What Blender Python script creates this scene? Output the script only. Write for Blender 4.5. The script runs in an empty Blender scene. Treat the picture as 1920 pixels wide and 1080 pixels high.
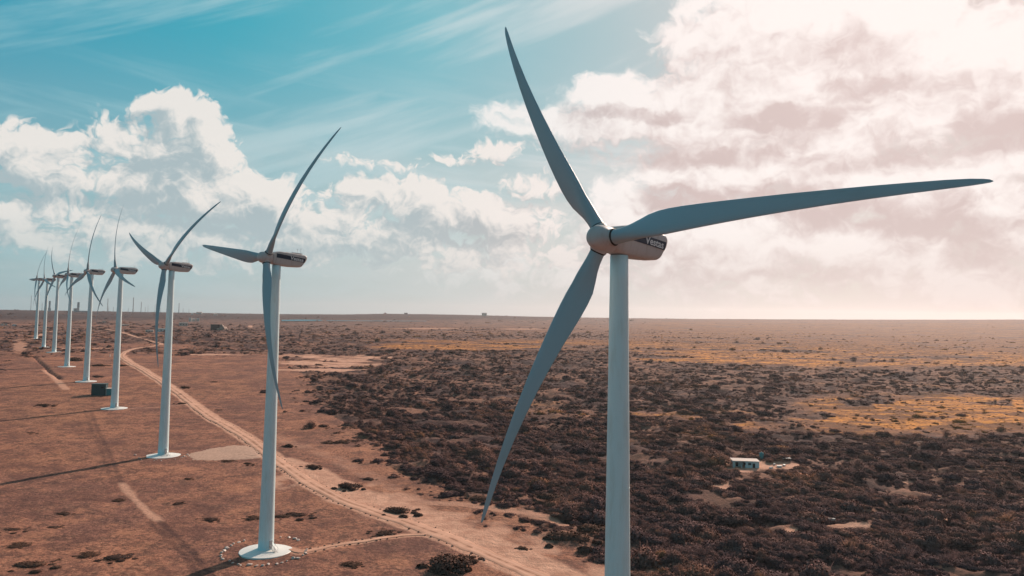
import bpy, bmesh, math, random
import numpy as np
from mathutils import Vector, Matrix
random.seed(7)
rng = np.random.default_rng(7)
R = math.radians
scene = bpy.context.scene

# ---------------------------------------------------------------- camera
F, YP, ROLL, HOR = 1450.0, 487.36, 0.0156, 591.5      # calibration in pixels of the 1920 photo
TH = math.atan((HOR-YP)/F)
e_r = Vector((1, 0, 0)); e_f = Vector((0, math.cos(TH), math.sin(TH))); e_u = Vector((0, -math.sin(TH), math.cos(TH)))
cx_ = e_r*math.cos(ROLL)+e_u*math.sin(ROLL)
cy_ = e_u*math.cos(ROLL)-e_r*math.sin(ROLL)
cam_d = bpy.data.cameras.new('camera'); cam = bpy.data.objects.new('camera', cam_d)
scene.collection.objects.link(cam); scene.camera = cam
m = Matrix((cx_, cy_, -e_f)).transposed().to_4x4()
cam.matrix_world = m
cam_d.sensor_width = 36; cam_d.lens = 36*F/1920; cam_d.shift_y = -(540-YP)/1920
cam_d.clip_start = 0.5; cam_d.clip_end = 90000

def ray(px, py):
    a = (px-960)/F; b = -(py-YP)/F
    return (cx_*a+cy_*b+e_f).normalized()
def azel(px, py):
    d = ray(px, py); return math.degrees(math.atan2(d.x, d.y)), math.degrees(math.asin(d.z))

# ---------------------------------------------------------------- light
SUN_AZ, SUN_EL = 31.0, 30.0
scene.view_settings.view_transform = 'Standard'; scene.view_settings.look = 'None'
scene.view_settings.exposure = 0.0; scene.view_settings.gamma = 1.0
sd = Vector((math.sin(R(SUN_AZ))*math.cos(R(SUN_EL)), math.cos(R(SUN_AZ))*math.cos(R(SUN_EL)), math.sin(R(SUN_EL))))
sl = bpy.data.lights.new('sun', 'SUN'); sl.energy = 5.0; sl.angle = R(0.53); sl.color = (1.0, 0.80, 0.66)
so = bpy.data.objects.new('sun', sl); scene.collection.objects.link(so)
so.rotation_euler = sd.to_track_quat('Z', 'Y').to_euler()

# ---------------------------------------------------------------- sky
class NT:
    """small helper to write node maths"""
    def __init__(s, t): s.t = t
    def n(s, typ, **kw):
        o = s.t.nodes.new(typ)
        for k, v in kw.items(): setattr(o, k, v)
        return o
    def set(s, sock, v):
        if isinstance(v, bpy.types.NodeSocket): s.t.links.new(v, sock)
        else:
            if sock.type == 'RGBA' and not isinstance(v, (int, float)) and len(v) == 3: v = (*v, 1)
            sock.default_value = v
    def m(s, op, a, b=0.0, c=0.0, clamp=False):
        o = s.n('ShaderNodeMath', operation=op, use_clamp=clamp)
        s.set(o.inputs[0], a); s.set(o.inputs[1], b); s.set(o.inputs[2], c); return o.outputs[0]
    def v(s, op, a, b=(0, 0, 0), sc=None):
        o = s.n('ShaderNodeVectorMath', operation=op)
        s.set(o.inputs[0], a); s.set(o.inputs[1], b)
        if sc is not None: s.set(o.inputs['Scale'], sc)
        return o.outputs['Value'] if op in ('LENGTH', 'DOT_PRODUCT') else o.outputs[0]
    def comb(s, x, y, z=0.0):
        o = s.n('ShaderNodeCombineXYZ'); s.set(o.inputs[0], x); s.set(o.inputs[1], y); s.set(o.inputs[2], z); return o.outputs[0]
    def sep(s, v):
        o = s.n('ShaderNodeSeparateXYZ'); s.set(o.inputs[0], v); return o.outputs
    def mix(s, f, a, b, mode='MIX'):
        o = s.n('ShaderNodeMix', data_type='RGBA', blend_type=mode, clamp_factor=True)
        s.set(o.inputs[0], f); s.set(o.inputs[6], a); s.set(o.inputs[7], b); return o.outputs[2]
    def ss(s, x, a, b, c=0.0, d=1.0, kind='SMOOTHSTEP'):
        o = s.n('ShaderNodeMapRange', interpolation_type=kind)
        for i, q in enumerate((x, a, b, c, d)): s.set(o.inputs[i], q)
        return o.outputs[0]
    def noise(s, vec, scale=1.0, detail=6, rough=0.55, dist=0.0, lac=2.0, typ='FBM', dim='3D'):
        o = s.n('ShaderNodeTexNoise', noise_dimensions=dim); o.noise_type = typ
        s.set(o.inputs['Vector'], vec); s.set(o.inputs['Scale'], scale); s.set(o.inputs['Detail'], detail)
        s.set(o.inputs['Roughness'], rough); s.set(o.inputs['Distortion'], dist); s.set(o.inputs['Lacunarity'], lac)
        return o.outputs[0]
    def ramp(s, x, stops, interp='LINEAR'):
        o = s.n('ShaderNodeValToRGB'); cr = o.color_ramp; cr.interpolation = interp
        while len(cr.elements) < len(stops): cr.elements.new(0.5)
        for e, (p, c) in zip(cr.elements, stops): e.position = p; e.color = (*c, 1)
        s.set(o.inputs[0], x); return o.outputs[0]

def lin(r, g, b):
    f = lambda c: (c/255/12.92 if c/255 <= 0.04045 else ((c/255+0.055)/1.055)**2.4)
    return (f(r), f(g), f(b))

# cloud banks as soft ellipses on the sky sphere: (centre x, y, half width, half height, strength) written in photo pixels
# and turned into azimuth / elevation
CUM = [(335,205,62,32,1.0),(380,245,42,58,1.05),(325,275,85,55,.9),(268,205,24,28,.8),(235,270,60,40,.6),(385,315,70,50,.9),(450,372,85,50,.85),(520,415,95,50,.85),(55,290,100,60,.75),
       (330,355,120,65,.9),(470,385,110,62,.85),(570,450,80,52,.75),(250,350,150,45,.55),(380,440,210,55,.6),(80,420,200,55,.5),
       (700,362,60,30,.7),(780,375,95,36,.8),(890,405,110,38,.85),(960,420,90,34,.7),(640,400,50,45,.6),(760,450,180,42,.6),(930,480,160,35,.5),
       (932,280,46,15,.42),(840,298,40,9,.3),(1015,345,50,26,.45),(700,308,70,10,.25)]
BIG = [(1560,70,250,95,.85),(1390,55,160,90,.8),(1330,80,90,60,.6),(1760,110,200,80,.85),(1880,190,130,150,.8),(1500,160,240,90,.9),(1690,210,200,80,.8),
       (1170,190,130,42,.9),(1130,225,170,45,.8),(1330,235,200,45,.85),(1240,215,110,45,.7),(1500,290,320,60,.75),
       (1290,330,110,42,.9),(1370,350,160,55,.8),(1220,380,140,50,.7),(1600,360,300,60,.8),(1850,350,180,90,.8),
       (1350,440,320,60,.7),(1700,450,330,60,.8),(1500,510,480,50,.55),(1100,500,240,40,.4),(1880,520,200,50,.5)]

def blob_group(name, blobs, k):
    g = bpy.data.node_groups.new(name, 'ShaderNodeTree')
    g.interface.new_socket('P', in_out='INPUT', socket_type='NodeSocketVector')
    g.interface.new_socket('D', in_out='OUTPUT', socket_type='NodeSocketFloat')
    t = NT(g); gi = g.nodes.new('NodeGroupInput'); go = g.nodes.new('NodeGroupOutput')
    P = gi.outputs[0]
    acc = None
    for (x, y, rx, ry, w) in blobs:
        a, e = azel(x, y); ra = abs(azel(x+rx, y)[0]-azel(x-rx, y)[0])/2; re = abs(azel(x, y-ry)[1]-azel(x, y+ry)[1])/2
        q = t.v('MULTIPLY', t.v('SUBTRACT', P, (a, e, 0)), (1/ra, 1/re, 0))
        d = t.v('DOT_PRODUCT', q, q)
        val = t.m('MULTIPLY', t.m('SUBTRACT', 1.0, t.m('MULTIPLY', d, 0.62)), w)
        acc = val if acc is None else t.m('SMOOTH_MAX', acc, val, k)
    acc = t.m('MAXIMUM', acc, -1.0)
    g.links.new(acc, go.inputs[0]); return g
GC = blob_group('cumulus_banks', CUM, 0.12)
GB = blob_group('cloud_deck', BIG, 0.25)

SHD = [(1195,214,80,15,1.0),(1590,168,70,26,.8),(1450,222,120,16,.6),(1870,235,60,50,.8),(1640,392,170,30,.9),(1480,378,110,22,.6),(1800,425,120,30,.8),(1850,478,90,20,.6),(1300,368,70,18,.8),(1400,300,160,14,.4),(1700,300,140,18,.4),
       (1240,470,120,16,.4),(320,310,70,30,.6),(450,420,110,26,.7),(250,390,110,20,.6),(70,350,80,22,.6),(830,440,130,20,.6),(640,470,100,18,.5)]
GS = blob_group('cloud_bellies', SHD, 0.2)
def density_group(name, grp, sc, stretch, amp, billow, rough):
    g = bpy.data.node_groups.new(name, 'ShaderNodeTree')
    g.interface.new_socket('P', in_out='INPUT', socket_type='NodeSocketVector')
    g.interface.new_socket('D', in_out='OUTPUT', socket_type='NodeSocketFloat')
    t = NT(g); gi = g.nodes.new('NodeGroupInput'); go = g.nodes.new('NodeGroupOutput'); P = gi.outputs[0]
    warp = t.n('ShaderNodeTexNoise', noise_dimensions='2D'); t.set(warp.inputs['Vector'], P); warp.inputs['Scale'].default_value = 0.35; warp.inputs['Detail'].default_value = 3
    Pw = t.v('ADD', P, t.v('SCALE', t.v('SUBTRACT', warp.outputs['Color'], (.5, .5, .5)), sc=2.2))
    b = t.n('ShaderNodeGroup'); b.node_tree = grp; t.set(b.inputs[0], t.v('ADD', P, t.v('SCALE', t.v('SUBTRACT', warp.outputs['Color'], (.5, .5, .5)), sc=1.6)))
    V = t.v('MULTIPLY', Pw, (sc, sc*stretch, 1))
    n = t.noise(V, 1.0, 8, rough, dim='2D')
    d = t.m('MULTIPLY', t.m('SUBTRACT', n, 0.5), amp)
    for (s_, a_) in ((2.2, .30), (5.2, .15), (12.0, .07)):
        vo = t.n('ShaderNodeTexVoronoi', feature='F1', voronoi_dimensions='2D')
        t.set(vo.inputs['Vector'], t.v('ADD', V, t.v('SCALE', t.v('SUBTRACT', warp.outputs['Color'], (.5, .5, .5)), sc=.7))); vo.inputs['Scale'].default_value = s_
        d = t.m('ADD', d, t.m('MULTIPLY', t.m('SUBTRACT', 0.42, vo.outputs['Distance']), a_*billow))
    d = t.m('ADD', d, b.outputs[0])
    g.links.new(d, go.inputs[0]); return g
DC = density_group('cumulus_density', GC, 0.36, 1.25, 1.5, 2.0, .50)
DB = density_group('deck_density', GB, 0.17, 1.8, 2.1, 1.5, .54)

world = bpy.data.worlds.new('World'); scene.world = world; world.use_nodes = True
wt = world.node_tree
for n in list(wt.nodes): wt.nodes.remove(n)
t = NT(wt)
tc = t.n('ShaderNodeTexCoord')
D = t.v('NORMALIZE', tc.outputs['Generated'])
X, Y, Z = t.sep(D)
az = t.m('MULTIPLY', t.m('ARCTAN2', X, Y), 57.29578)
el = t.m('MULTIPLY', t.m('ARCSINE', Z), 57.29578)
P = t.comb(az, el)
elc = t.m('MAXIMUM', el, 0.0)
sky = t.n('ShaderNodeTexSky', sky_type='NISHITA'); sky.sun_disc = False
sky.sun_elevation = R(SUN_EL); sky.sun_rotation = R(SUN_AZ); sky.air_density = 1.0; sky.dust_density = 1.2; sky.altitude = 60
nish = t.v('SCALE', sky.outputs[0], sc=0.07)
nish = t.mix(1.0, nish, (.35, .95, .95), 'MULTIPLY')
# clear air: deep teal away from the sun, milky and pinkish towards it
U = t.m('MULTIPLY_ADD', az, 1/360, 0.5)      # 0..1 around the compass, 0.5 straight ahead
def up(px): return azel(px, 300)[0]/360+.5
BACK = (.030, .33, .43)
top = t.ramp(U, [(0.0, BACK), (.26, (.030, .29, .38)), (up(0), lin(48, 158, 184)), (up(420), lin(62, 170, 190)), (up(800), lin(118, 188, 200)),
                 (up(1150), lin(165, 190, 196)), (up(1500), lin(205, 190, 188)), (up(1920), lin(208, 172, 168)), (.70, lin(190, 165, 165)), (.84, (.05, .22, .29)), (1.0, BACK)])
low = t.ramp(U, [(0.0, (.07, .32, .40)), (.26, (.12, .38, .46)), (up(0), lin(160, 188, 193)), (up(420), lin(175, 195, 198)), (up(800), lin(196, 203, 202)),
                 (up(1150), lin(216, 210, 207)), (up(1500), lin(226, 212, 207)), (up(1920), lin(222, 205, 200)), (.70, lin(200, 180, 175)), (.84, (.12, .28, .34)), (1.0, (.07, .32, .40))])
base = t.mix(t.ss(el, 2.0, 21.0), low, top)
base = t.mix(t.ss(el, 28.0, 60.0), base, (.15, .19, .25))
base = t.mix(0.12, base, nish, 'MIX')
# thin high streaks in the blue
ang = R(20)
ca, sa = math.cos(ang), math.sin(ang)
s1 = t.comb(t.m('ADD', t.m('MULTIPLY', az, ca*.035), t.m('MULTIPLY', el, sa*.035)), t.m('ADD', t.m('MULTIPLY', az, -sa*.30), t.m('MULTIPLY', el, ca*.30)))
n1 = t.noise(s1, 1.0, 6, .55, .15, dim='2D')
s2 = t.comb(t.m('MULTIPLY', az, .05), t.m('MULTIPLY', t.m('ADD', el, t.m('MULTIPLY', az, .12)), .55), 7.3)
n2 = t.noise(s2, 1.0, 6, .55, .15, dim='2D')
cir = t.m('MAXIMUM', t.m('MULTIPLY', t.ss(n1, .46, .74), .62), t.m('MULTIPLY', t.m('MULTIPLY', t.ss(n2, .45, .70), .5), t.ss(el, 20, 10)))
inview = t.m('MULTIPLY', t.ss(az, -70, -45), t.ss(az, 80, 50))
cir = t.m('MULTIPLY', cir, inview)
base = t.mix(cir, base, t.ramp(U, [(up(0), lin(165, 205, 212)), (up(900), lin(210, 222, 224)), (up(1500), lin(240, 228, 225))]))

nB = t.noise(P, .35, 5, .55, dim='2D'); nB2 = t.noise(t.v('ADD', P, (31., 7., 0)), .35, 5, .55, dim='2D')
def layer(base, grp, off, k, edge, litL, shL, litR, shR, amax, bias):
    a = t.n('ShaderNodeGroup'); a.node_tree = grp; t.set(a.inputs[0], P)
    b = t.n('ShaderNodeGroup'); b.node_tree = grp; t.set(b.inputs[0], t.v('ADD', P, off))
    d = a.outputs[0]
    alpha = t.m('MULTIPLY', t.ss(d, edge[0], edge[1]), amax)
    sh = t.m('MULTIPLY_ADD', t.m('SUBTRACT', d, b.outputs[0]), k, bias)
    sh = t.m('SUBTRACT', sh, t.m('MULTIPLY', t.ss(d, .2, 1.5), .35))
    be = t.n('ShaderNodeGroup'); be.node_tree = GS; t.set(be.inputs[0], t.v('ADD', P, t.v('SCALE', t.comb(t.m('SUBTRACT', nB, .5), t.m('SUBTRACT', nB2, .5)), sc=3.0)))
    sh = t.m('SUBTRACT', sh, t.m('MULTIPLY', t.ss(be.outputs[0], -.6, 1.0), .58))
    sh = t.ss(sh, 0.0, 1.0)
    w = t.ss(az, -12.0, 14.0)
    col = t.mix(sh, t.mix(w, shL, shR), t.mix(w, litL, litR))
    return t.mix(alpha, base, col)
n3 = t.noise(t.comb(t.m('MULTIPLY', az, .07), t.m('MULTIPLY', el, .30), 2.0), 1.0, 6, .55, .3)
strat = t.m('MULTIPLY', t.m('MULTIPLY', t.ss(n3, .44, .66), .6), t.m('MULTIPLY', inview, t.ss(el, 15, 5)))
base = t.mix(strat, base, t.mix(t.ss(az, -12., 14.), lin(200, 208, 208), lin(240, 226, 220)))
base = layer(base, DB, (1.4, 2.0, 0), .8, (-.16, .46), lin(234, 235, 233), lin(182, 190, 193), lin(252, 244, 240), lin(204, 184, 181), .95, .78)
base = layer(base, DC, (0.8, 1.1, 0), .9, (-.06, .38), lin(240, 234, 228), lin(172, 188, 193), lin(250, 238, 233), lin(195, 180, 178), .93, .68)
# glare around the sun
sdot = t.v('DOT_PRODUCT', D, tuple(sd))
gl = t.m('POWER', t.m('MAXIMUM', sdot, 0.0), 14.0)
base = t.mix(t.m('MULTIPLY', gl, .28), base, (1.25, 1.02, .96))
# air near the horizon
base = t.mix(t.m('MULTIPLY', t.ss(el, 8, -0.5), .8), base, low)
bg = t.n('ShaderNodeBackground'); t.set(bg.inputs[0], base); bg.inputs[1].default_value = 1.0
wo = t.n('ShaderNodeOutputWorld'); wt.links.new(bg.outputs[0], wo.inputs[0])
world.cycles.sampling_method = 'MANUAL'; world.cycles.sample_map_resolution = 256
#@@SKYEND

# ---------------------------------------------------------------- numpy noise
_perm = rng.permutation(4096).astype(np.int64)
_gr = rng.random(4096)*2*np.pi
_gx, _gy = np.cos(_gr), np.sin(_gr)
def perlin(x, y, seed=0):
    xi = np.floor(x).astype(np.int64); yi = np.floor(y).astype(np.int64); xf = x-xi; yf = y-yi
    u = xf*xf*xf*(xf*(xf*6-15)+10); v = yf*yf*yf*(yf*(yf*6-15)+10)
    def g(a, b, dx, dy):
        h = _perm[(_perm[(a+seed*37) & 4095]+b) & 4095]; return _gx[h]*dx+_gy[h]*dy
    n0 = g(xi, yi, xf, yf)*(1-u)+g(xi+1, yi, xf-1, yf)*u
    n1 = g(xi, yi+1, xf, yf-1)*(1-u)+g(xi+1, yi+1, xf-1, yf-1)*u
    return (n0*(1-v)+n1*v)*1.5
def fbm(x, y, octv=4, seed=0, gain=.5):
    s = 0; a = 1; tot = 0
    for i in range(octv):
        s = s+a*perlin(x*2**i, y*2**i, seed+i); tot += a; a *= gain
    return s/tot
def sst(x, a, b):
    t_ = np.clip((x-a)/(b-a), 0, 1); return t_*t_*(3-2*t_)

# ---------------------------------------------------------------- terrain
# turbine axis points and hub heights (metres, camera at the origin)
TURB = [(13.963, 100.483, 9.93), (-66.01, 216.441, 14.91), (-146.24, 332.17, 18.81), (-228.96, 453.08, 22.85),
        (-308.53, 567.98, 27.27), (-387.98, 681.94, 29.64), (-478.56, 816.06, 33.88), (-551.53, 918.99, 33.90), (-635.51, 1040.13, 38.54)]
tr = [math.hypot(a, b) for a, b, c in TURB]; tz = [c-80 for a, b, c in TURB]
# far skyline: pixels above the level line, by photo x
sk_x = [-600, 0, 300, 500, 640, 730, 800, 880, 960, 1110, 1300, 1500, 1700, 1920, 2600]
sk_h = [-4, -3.6, -4.0, -4.2, -3.0, -.5, -.2, -.4, -1.2, -1.8, -1.2, .8, 3.0, 5.8, 6.0]
sk_az = [azel(x, 600)[0] for x in sk_x]
RD = 6000.0
def H(x, y, fine=True):
    x = np.asarray(x, float); y = np.asarray(y, float)
    r = np.hypot(x, y)
    z = np.interp(r, [0]+tr+[1700, 2600], [-71.5]+tz+[-41.5, -41.0])
    a = np.degrees(np.arctan2(x, y))
    hh = np.interp(a, sk_az, sk_h)/F*RD
    w = sst(r, 2400, RD)
    z = z*(1-w)+hh*w
    far = r > RD
    z = np.where(far, np.minimum(hh, hh*1.0)-(r-RD)*.004, z)
    near = 0
    wob = fbm(x/140., y/140., 3, 5)*1.6*sst(r, 230, 700)*(1-sst(r, 3000, 5000))
    z = z+wob*.6
    z = z+fbm(x/420., y/420., 3, 15)*5*sst(r, 1500, 2600)*(1-sst(r, 4500, 5600))
    z = z+fbm(x/300., y/90., 3, 25)*2.5*sst(r, 4500, 5600)
    if fine: z = z+fbm(x/11., y/11., 3, 9)*.28*(1-sst(r, 500, 1500))
    return z
def Hs(x, y): return float(H(np.array([x]), np.array([y]))[0])
def at(px, py, rmax=20000):
    """the ground point seen at a pixel of the photo"""
    d = ray(px, py); h = math.hypot(d.x, d.y); dx, dy, k = d.x/h, d.y/h, d.z/h
    rr = np.geomspace(20, rmax, 4000); g = H(dx*rr, dy*rr); below = k*rr-g
    i = np.argmax(below < 0)
    if below[i] >= 0: i = len(rr)-1
    r0, r1 = rr[max(i-1, 0)], rr[i]; b0, b1 = below[max(i-1, 0)], below[i]
    s_ = 0 if b0 == b1 else b0/(b0-b1); r_ = r0+(r1-r0)*min(max(s_, 0), 1)
    return Vector((dx*r_, dy*r_, Hs(dx*r_, dy*r_)))
def topix(x, y, z):
    """project world points into photo pixels (numpy)"""
    c, s_ = math.cos(TH), math.sin(TH)
    d = y*c+z*s_; u = -y*s_+z*c; d = np.where(d < 1, 1, d)
    return 960+F*(x*math.cos(ROLL)+u*math.sin(ROLL))/d, YP+F*(-u*math.cos(ROLL)+x*math.sin(ROLL))/d

# ---------------------------------------------------------------- object helpers
def link(o, parent=None):
    scene.collection.objects.link(o)
    if parent is not None: o.parent = parent
    return o
def obj(name, bm, mat, parent=None, smooth=False, loc=None):
    me = bpy.data.meshes.new(name)
    if isinstance(bm, bmesh.types.BMesh):
        bmesh.ops.recalc_face_normals(bm, faces=bm.faces[:]); bm.to_mesh(me); bm.free()
    else: me.from_pydata(bm[0], [], bm[1]); me.update()
    if smooth:
        for p in me.polygons: p.use_smooth = True
    if mat: me.materials.append(mat)
    o = bpy.data.objects.new(name, me); link(o, parent)
    if loc is not None: o.location = loc
    return o
def thing(name, label, cat, loc=(0, 0, 0), rotz=0, group=None):
    o = bpy.data.objects.new(name, None); link(o); o.location = loc; o.rotation_euler = (0, 0, rotz)
    o.empty_display_size = 1; return tag(o, label, cat, group)
def tag(o, label, cat, group=None, kind=None):
    if label: o['label'] = label
    if cat: o['category'] = cat
    if group: o['group'] = group
    if kind: o['kind'] = kind
    return o
def box(bm, c, s, rz=0, bevel=0):
    r = bmesh.ops.create_cube(bm, size=1); vs = r['verts']
    bmesh.ops.scale(bm, vec=s, verts=vs)
    if bevel: 
        es = list({e for v in vs for e in v.link_edges}); bmesh.ops.bevel(bm, geom=es, offset=bevel, segments=2, affect='EDGES')
        vs = [v for v in bm.verts if v.tag is False and all(abs(v.co[i]) <= s[i]/2+1e-4 for i in range(3)) and v in set(bm.verts)] if False else vs
    if bevel: return
    if rz: bmesh.ops.rotate(bm, cent=(0, 0, 0), matrix=Matrix.Rotation(rz, 3, 'Z'), verts=vs)
    bmesh.ops.translate(bm, vec=c, verts=vs)
def tube(bm, p, q, r0, r1=None, seg=8):
    p, q = Vector(p), Vector(q); r1 = r0 if r1 is None else r1
    d = q-p; L = d.length
    rr = bmesh.ops.create_cone(bm, cap_ends=True, segments=seg, radius1=r0, radius2=r1, depth=L)
    M = Matrix.Translation((p+q)/2) @ d.to_track_quat('Z', 'Y').to_matrix().to_4x4()
    bmesh.ops.transform(bm, matrix=M, verts=rr['verts'])
def lathe(prof, seg=48):
    """profile of (radius, z) -> verts, faces"""
    V = []; Fc = []
    for (r_, z_) in prof:
        for k in range(seg):
            a = 2*math.pi*k/seg; V.append((r_*math.cos(a), r_*math.sin(a), z_))
    for i in range(len(prof)-1):
        for k in range(seg):
            a, b = i*seg+k, i*seg+(k+1) % seg; Fc.append((a, b, b+seg, a+seg))
    Fc.append(tuple(range(seg))[::-1]); n = (len(prof)-1)*seg; Fc.append(tuple(range(n, n+seg)))
    return V, Fc

# ---------------------------------------------------------------- materials
def mat(name, build, rough=.6, spec=.3):
    mt = bpy.data.materials.new(name); mt.use_nodes = True; nt = mt.node_tree
    b = nt.nodes['Principled BSDF']; b.inputs['Roughness'].default_value = rough
    b.inputs['Specular IOR Level'].default_value = spec
    tt = NT(nt)
    if callable(build): build(tt, b)
    else: b.inputs['Base Color'].default_value = (*build, 1)
    return mt
def objco(tt): return tt.n('ShaderNodeTexCoord').outputs['Object']
def posco(tt): return tt.n('ShaderNodeNewGeometry').outputs['Position']
def paint(c, amt=.12, sc=1.0):
    def f(tt, b):
        v = objco(tt)
        n = tt.noise(tt.v('MULTIPLY', v, (1.0*sc, 1.0*sc, .16*sc)), 1.3, 6, .62)
        n2 = tt.noise(v, 6*sc, 4, .6)
        k = tt.m('MULTIPLY', tt.ss(n, .45, .75), amt)
        col = tt.mix(k, c, (c[0]*.62, c[1]*.52, c[2]*.42))
        col = tt.mix(tt.m('MULTIPLY', n2, amt*.5), col, (c[0]*.8, c[1]*.78, c[2]*.76))
        tt.set(b.inputs['Base Color'], col)
        tt.set(b.inputs['Roughness'], tt.ss(n, .3, .8, .38, .6))
    return f
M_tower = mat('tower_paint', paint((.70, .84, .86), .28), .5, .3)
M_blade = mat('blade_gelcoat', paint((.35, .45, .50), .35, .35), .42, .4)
M_nac = mat('nacelle_gelcoat', paint((.55, .51, .50), .55), .5, .35)
M_stripe = mat('navy_stripe', paint((.012, .028, .055), .2), .5, .3)
M_white = mat('white_lettering', (.72, .72, .72), .5)
M_steel = mat('galvanised_steel', paint((.42, .42, .42), .3), .45)
M_rubber = mat('dark_joint', (.02, .02, .022), .7)
M_conc = mat('painted_concrete', paint((.80, .78, .74), .12), .7, .2)

# ---------------------------------------------------------------- wind turbine parts (built once, shared)
RB = 43.15
def blade_mesh():
    st = [0, .8, 1.6, 2.4, 3.2, 4.2, 5.4, 6.8, 8.4, 10, 12, 14.5, 17.5, 21, 25, 29, 33, 36.5, 39.5, 41.4, 42.4, 42.9, 43.15]
    ch = lambda r: float(np.interp(r, [0, 2.2, 3.2, 4.4, 5.8, 7.2, 9.0, 11, 14, 20, 28, 36, 40, 42, 42.9, 43.15], [1.9, 1.9, 2.0, 2.35, 2.95, 3.35, 3.52, 3.40, 3.05, 2.42, 1.72, 1.14, .86, .62, .32, .08]))
    th = lambda r: float(np.interp(r, [0, 2.2, 4.4, 7.2, 10, 14, 20, 30, 43], [1., 1., .78, .48, .36, .28, .23, .19, .16]))
    tw = lambda r: R(float(np.interp(r, [0, 4, 8, 14, 22, 32, 43], [24, 22, 15, 9.5, 5.5, 2.5, 1.0])))
    N = 28; V = []; Fc = []
    for r_ in st:
        c = ch(r_); tk = th(r_); b = tw(r_); t_ = r_/RB
        t0 = 2.2/RB; off = 0 if r_ <= 2.2 else 1.4*t_+4*2.3*(t_*t_-t_)-(1.4*t0+4*2.3*(t0*t0-t0))*(1-t_)
        blend = float(np.interp(r_, [2.2, 6.5], [0, 1]))
        for k in range(N):
            a = 2*math.pi*k/N
            # circle
            cxx, cyy = .5*math.cos(a), .5*math.sin(a)
            # airfoil: x from leading (+) to trailing edge
            xx = (1-math.cos(a))/2
            yt = 5*.5*(0.2969*math.sqrt(max(xx, 0))-.126*xx-.3516*xx*xx+.2843*xx**3-.1015*xx**4)*2
            sg = 1 if math.sin(a) >= 0 else -1
            ax_, ay_ = .30-xx, sg*yt*.5+.10*math.sin(math.pi*xx)*(1-tk)*-.35
            px_ = (1-blend)*(-cxx)*-1*-1+blend*ax_*1.0 if False else (1-blend)*(.5*math.cos(a))+blend*(.30-xx)
            py_ = (1-blend)*(.5*math.sin(a))*1.0+blend*ay_*tk
            tx, ay = px_*c, py_*c
            # rotate by twist: leading edge (+tangential) goes upwind (-axis)
            T_ = tx*math.cos(b)+ay*math.sin(b); A_ = -tx*math.sin(b)+ay*math.cos(b)
            V.append((T_, A_+off, r_+1.0*0))
    for i in range(len(st)-1):
        for k in range(N):
            a, b = i*N+k, i*N+(k+1) % N; Fc.append((a, b, b+N, a+N))
    n = (len(st)-1)*N; Fc.append(tuple(range(N))[::-1]); Fc.append(tuple(range(n, n+N)))
    return V, Fc
# nacelle frame: x downwind along the shaft, z up, origin on the tower axis at hub height
def nac_sec(x):
    w = float(np.interp(x, [-1.75, -1.2, 0, 4, 8.2, 8.75], [2.5, 3.1, 3.55, 3.65, 3.5, 3.1]))
    zt = float(np.interp(x, [-1.75, -1.2, 0, 4, 8.2, 8.75], [1.35, 1.75, 2.0, 2.0, 1.85, 1.55]))
    zb = float(np.interp(x, [-1.75, -1.2, 0, 4, 7.0, 8.2, 8.75], [-1.3, -1.7, -1.95, -1.95, -1.75, -1.55, -1.25]))
    return w, zt, zb
def nac_pt(x, a):
    w, zt, zb = nac_sec(x); c, s_ = math.cos(a), math.sin(a); p = 2/8.0
    y = math.copysign(abs(c)**p, c)*w/2; u = math.copysign(abs(s_)**p, s_)
    z = (zt+zb)/2+u*(zt-zb)/2
    if u < -.36: y *= .93-.16*((-u-.36)/.64)**1.5
    xx = x
    if x > 7: xx = x-(x-7)/1.75*(.9*max(0, (.3-u)))
    return (xx, y, z)
def nacelle_mesh():
    xs = [-1.75, -1.6, -1.35, -1.0, -.5, 0, 1, 2, 3, 4, 5, 6, 7, 7.6, 8.1, 8.45, 8.65, 8.75]; N = 56
    V = [nac_pt(x, 2*math.pi*k/N) for x in xs for k in range(N)]; Fc = []
    for i in range(len(xs)-1):
        for k in range(N):
            a, b = i*N+k, i*N+(k+1) % N; Fc.append((a, a+N, b+N, b))
    n = (len(xs)-1)*N; Fc.append(tuple(range(N))); Fc.append(tuple(range(n, n+N))[::-1])
    return V, Fc
def side_y(x, z):
    w, zt, zb = nac_sec(x); u = (z-(zt+zb)/2)/((zt-zb)/2); u = max(-1, min(1, u))
    c = (1-abs(u)**8.0)**(1/8.0); y = c*w/2
    if u < -.36: y *= .93-.16*((-u-.36)/.64)**1.5
    return y
def stripe_mesh(sgn):
    V = []; Fc = []; n = 24; m_ = 6
    for i in range(n+1):
        x = -1.0+(8.15+1.0)*i/n
        zb = .12-.50*i/n; zt = zb+1.16
        for j in range(m_+1):
            z = zb+(zt-zb)*j/m_; w_, zt_, zb_ = nac_sec(x); u_ = (z-(zt_+zb_)/2)/((zt_-zb_)/2)
            xs_ = x-(x-7)/1.75*(.9*max(0, .3-u_)) if x > 7 else x
            V.append((xs_, sgn*(side_y(x, z)+.025), z))
    for i in range(n):
        for j in range(m_):
            a = i*(m_+1)+j; Fc.append((a, a+1, a+m_+2, a+m_+1) if sgn > 0 else (a, a+m_+1, a+m_+2, a+1))
    return V, Fc
def text_mesh(word, size, shear=0.12, bold=.02):
    cu = bpy.data.curves.new('lettering', 'FONT'); cu.body = word; cu.size = size; cu.shear = shear; cu.offset = bold; cu.align_x = 'CENTER'; cu.align_y = 'CENTER'
    to = bpy.data.objects.new('lettering', cu); link(to)
    dg = bpy.context.evaluated_depsgraph_get(); me = bpy.data.meshes.new_from_object(to.evaluated_get(dg))
    V = [tuple(v.co) for v in me.vertices]; Fc = [tuple(p.vertices) for p in me.polygons]
    bpy.data.objects.remove(to); return V, Fc

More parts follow.
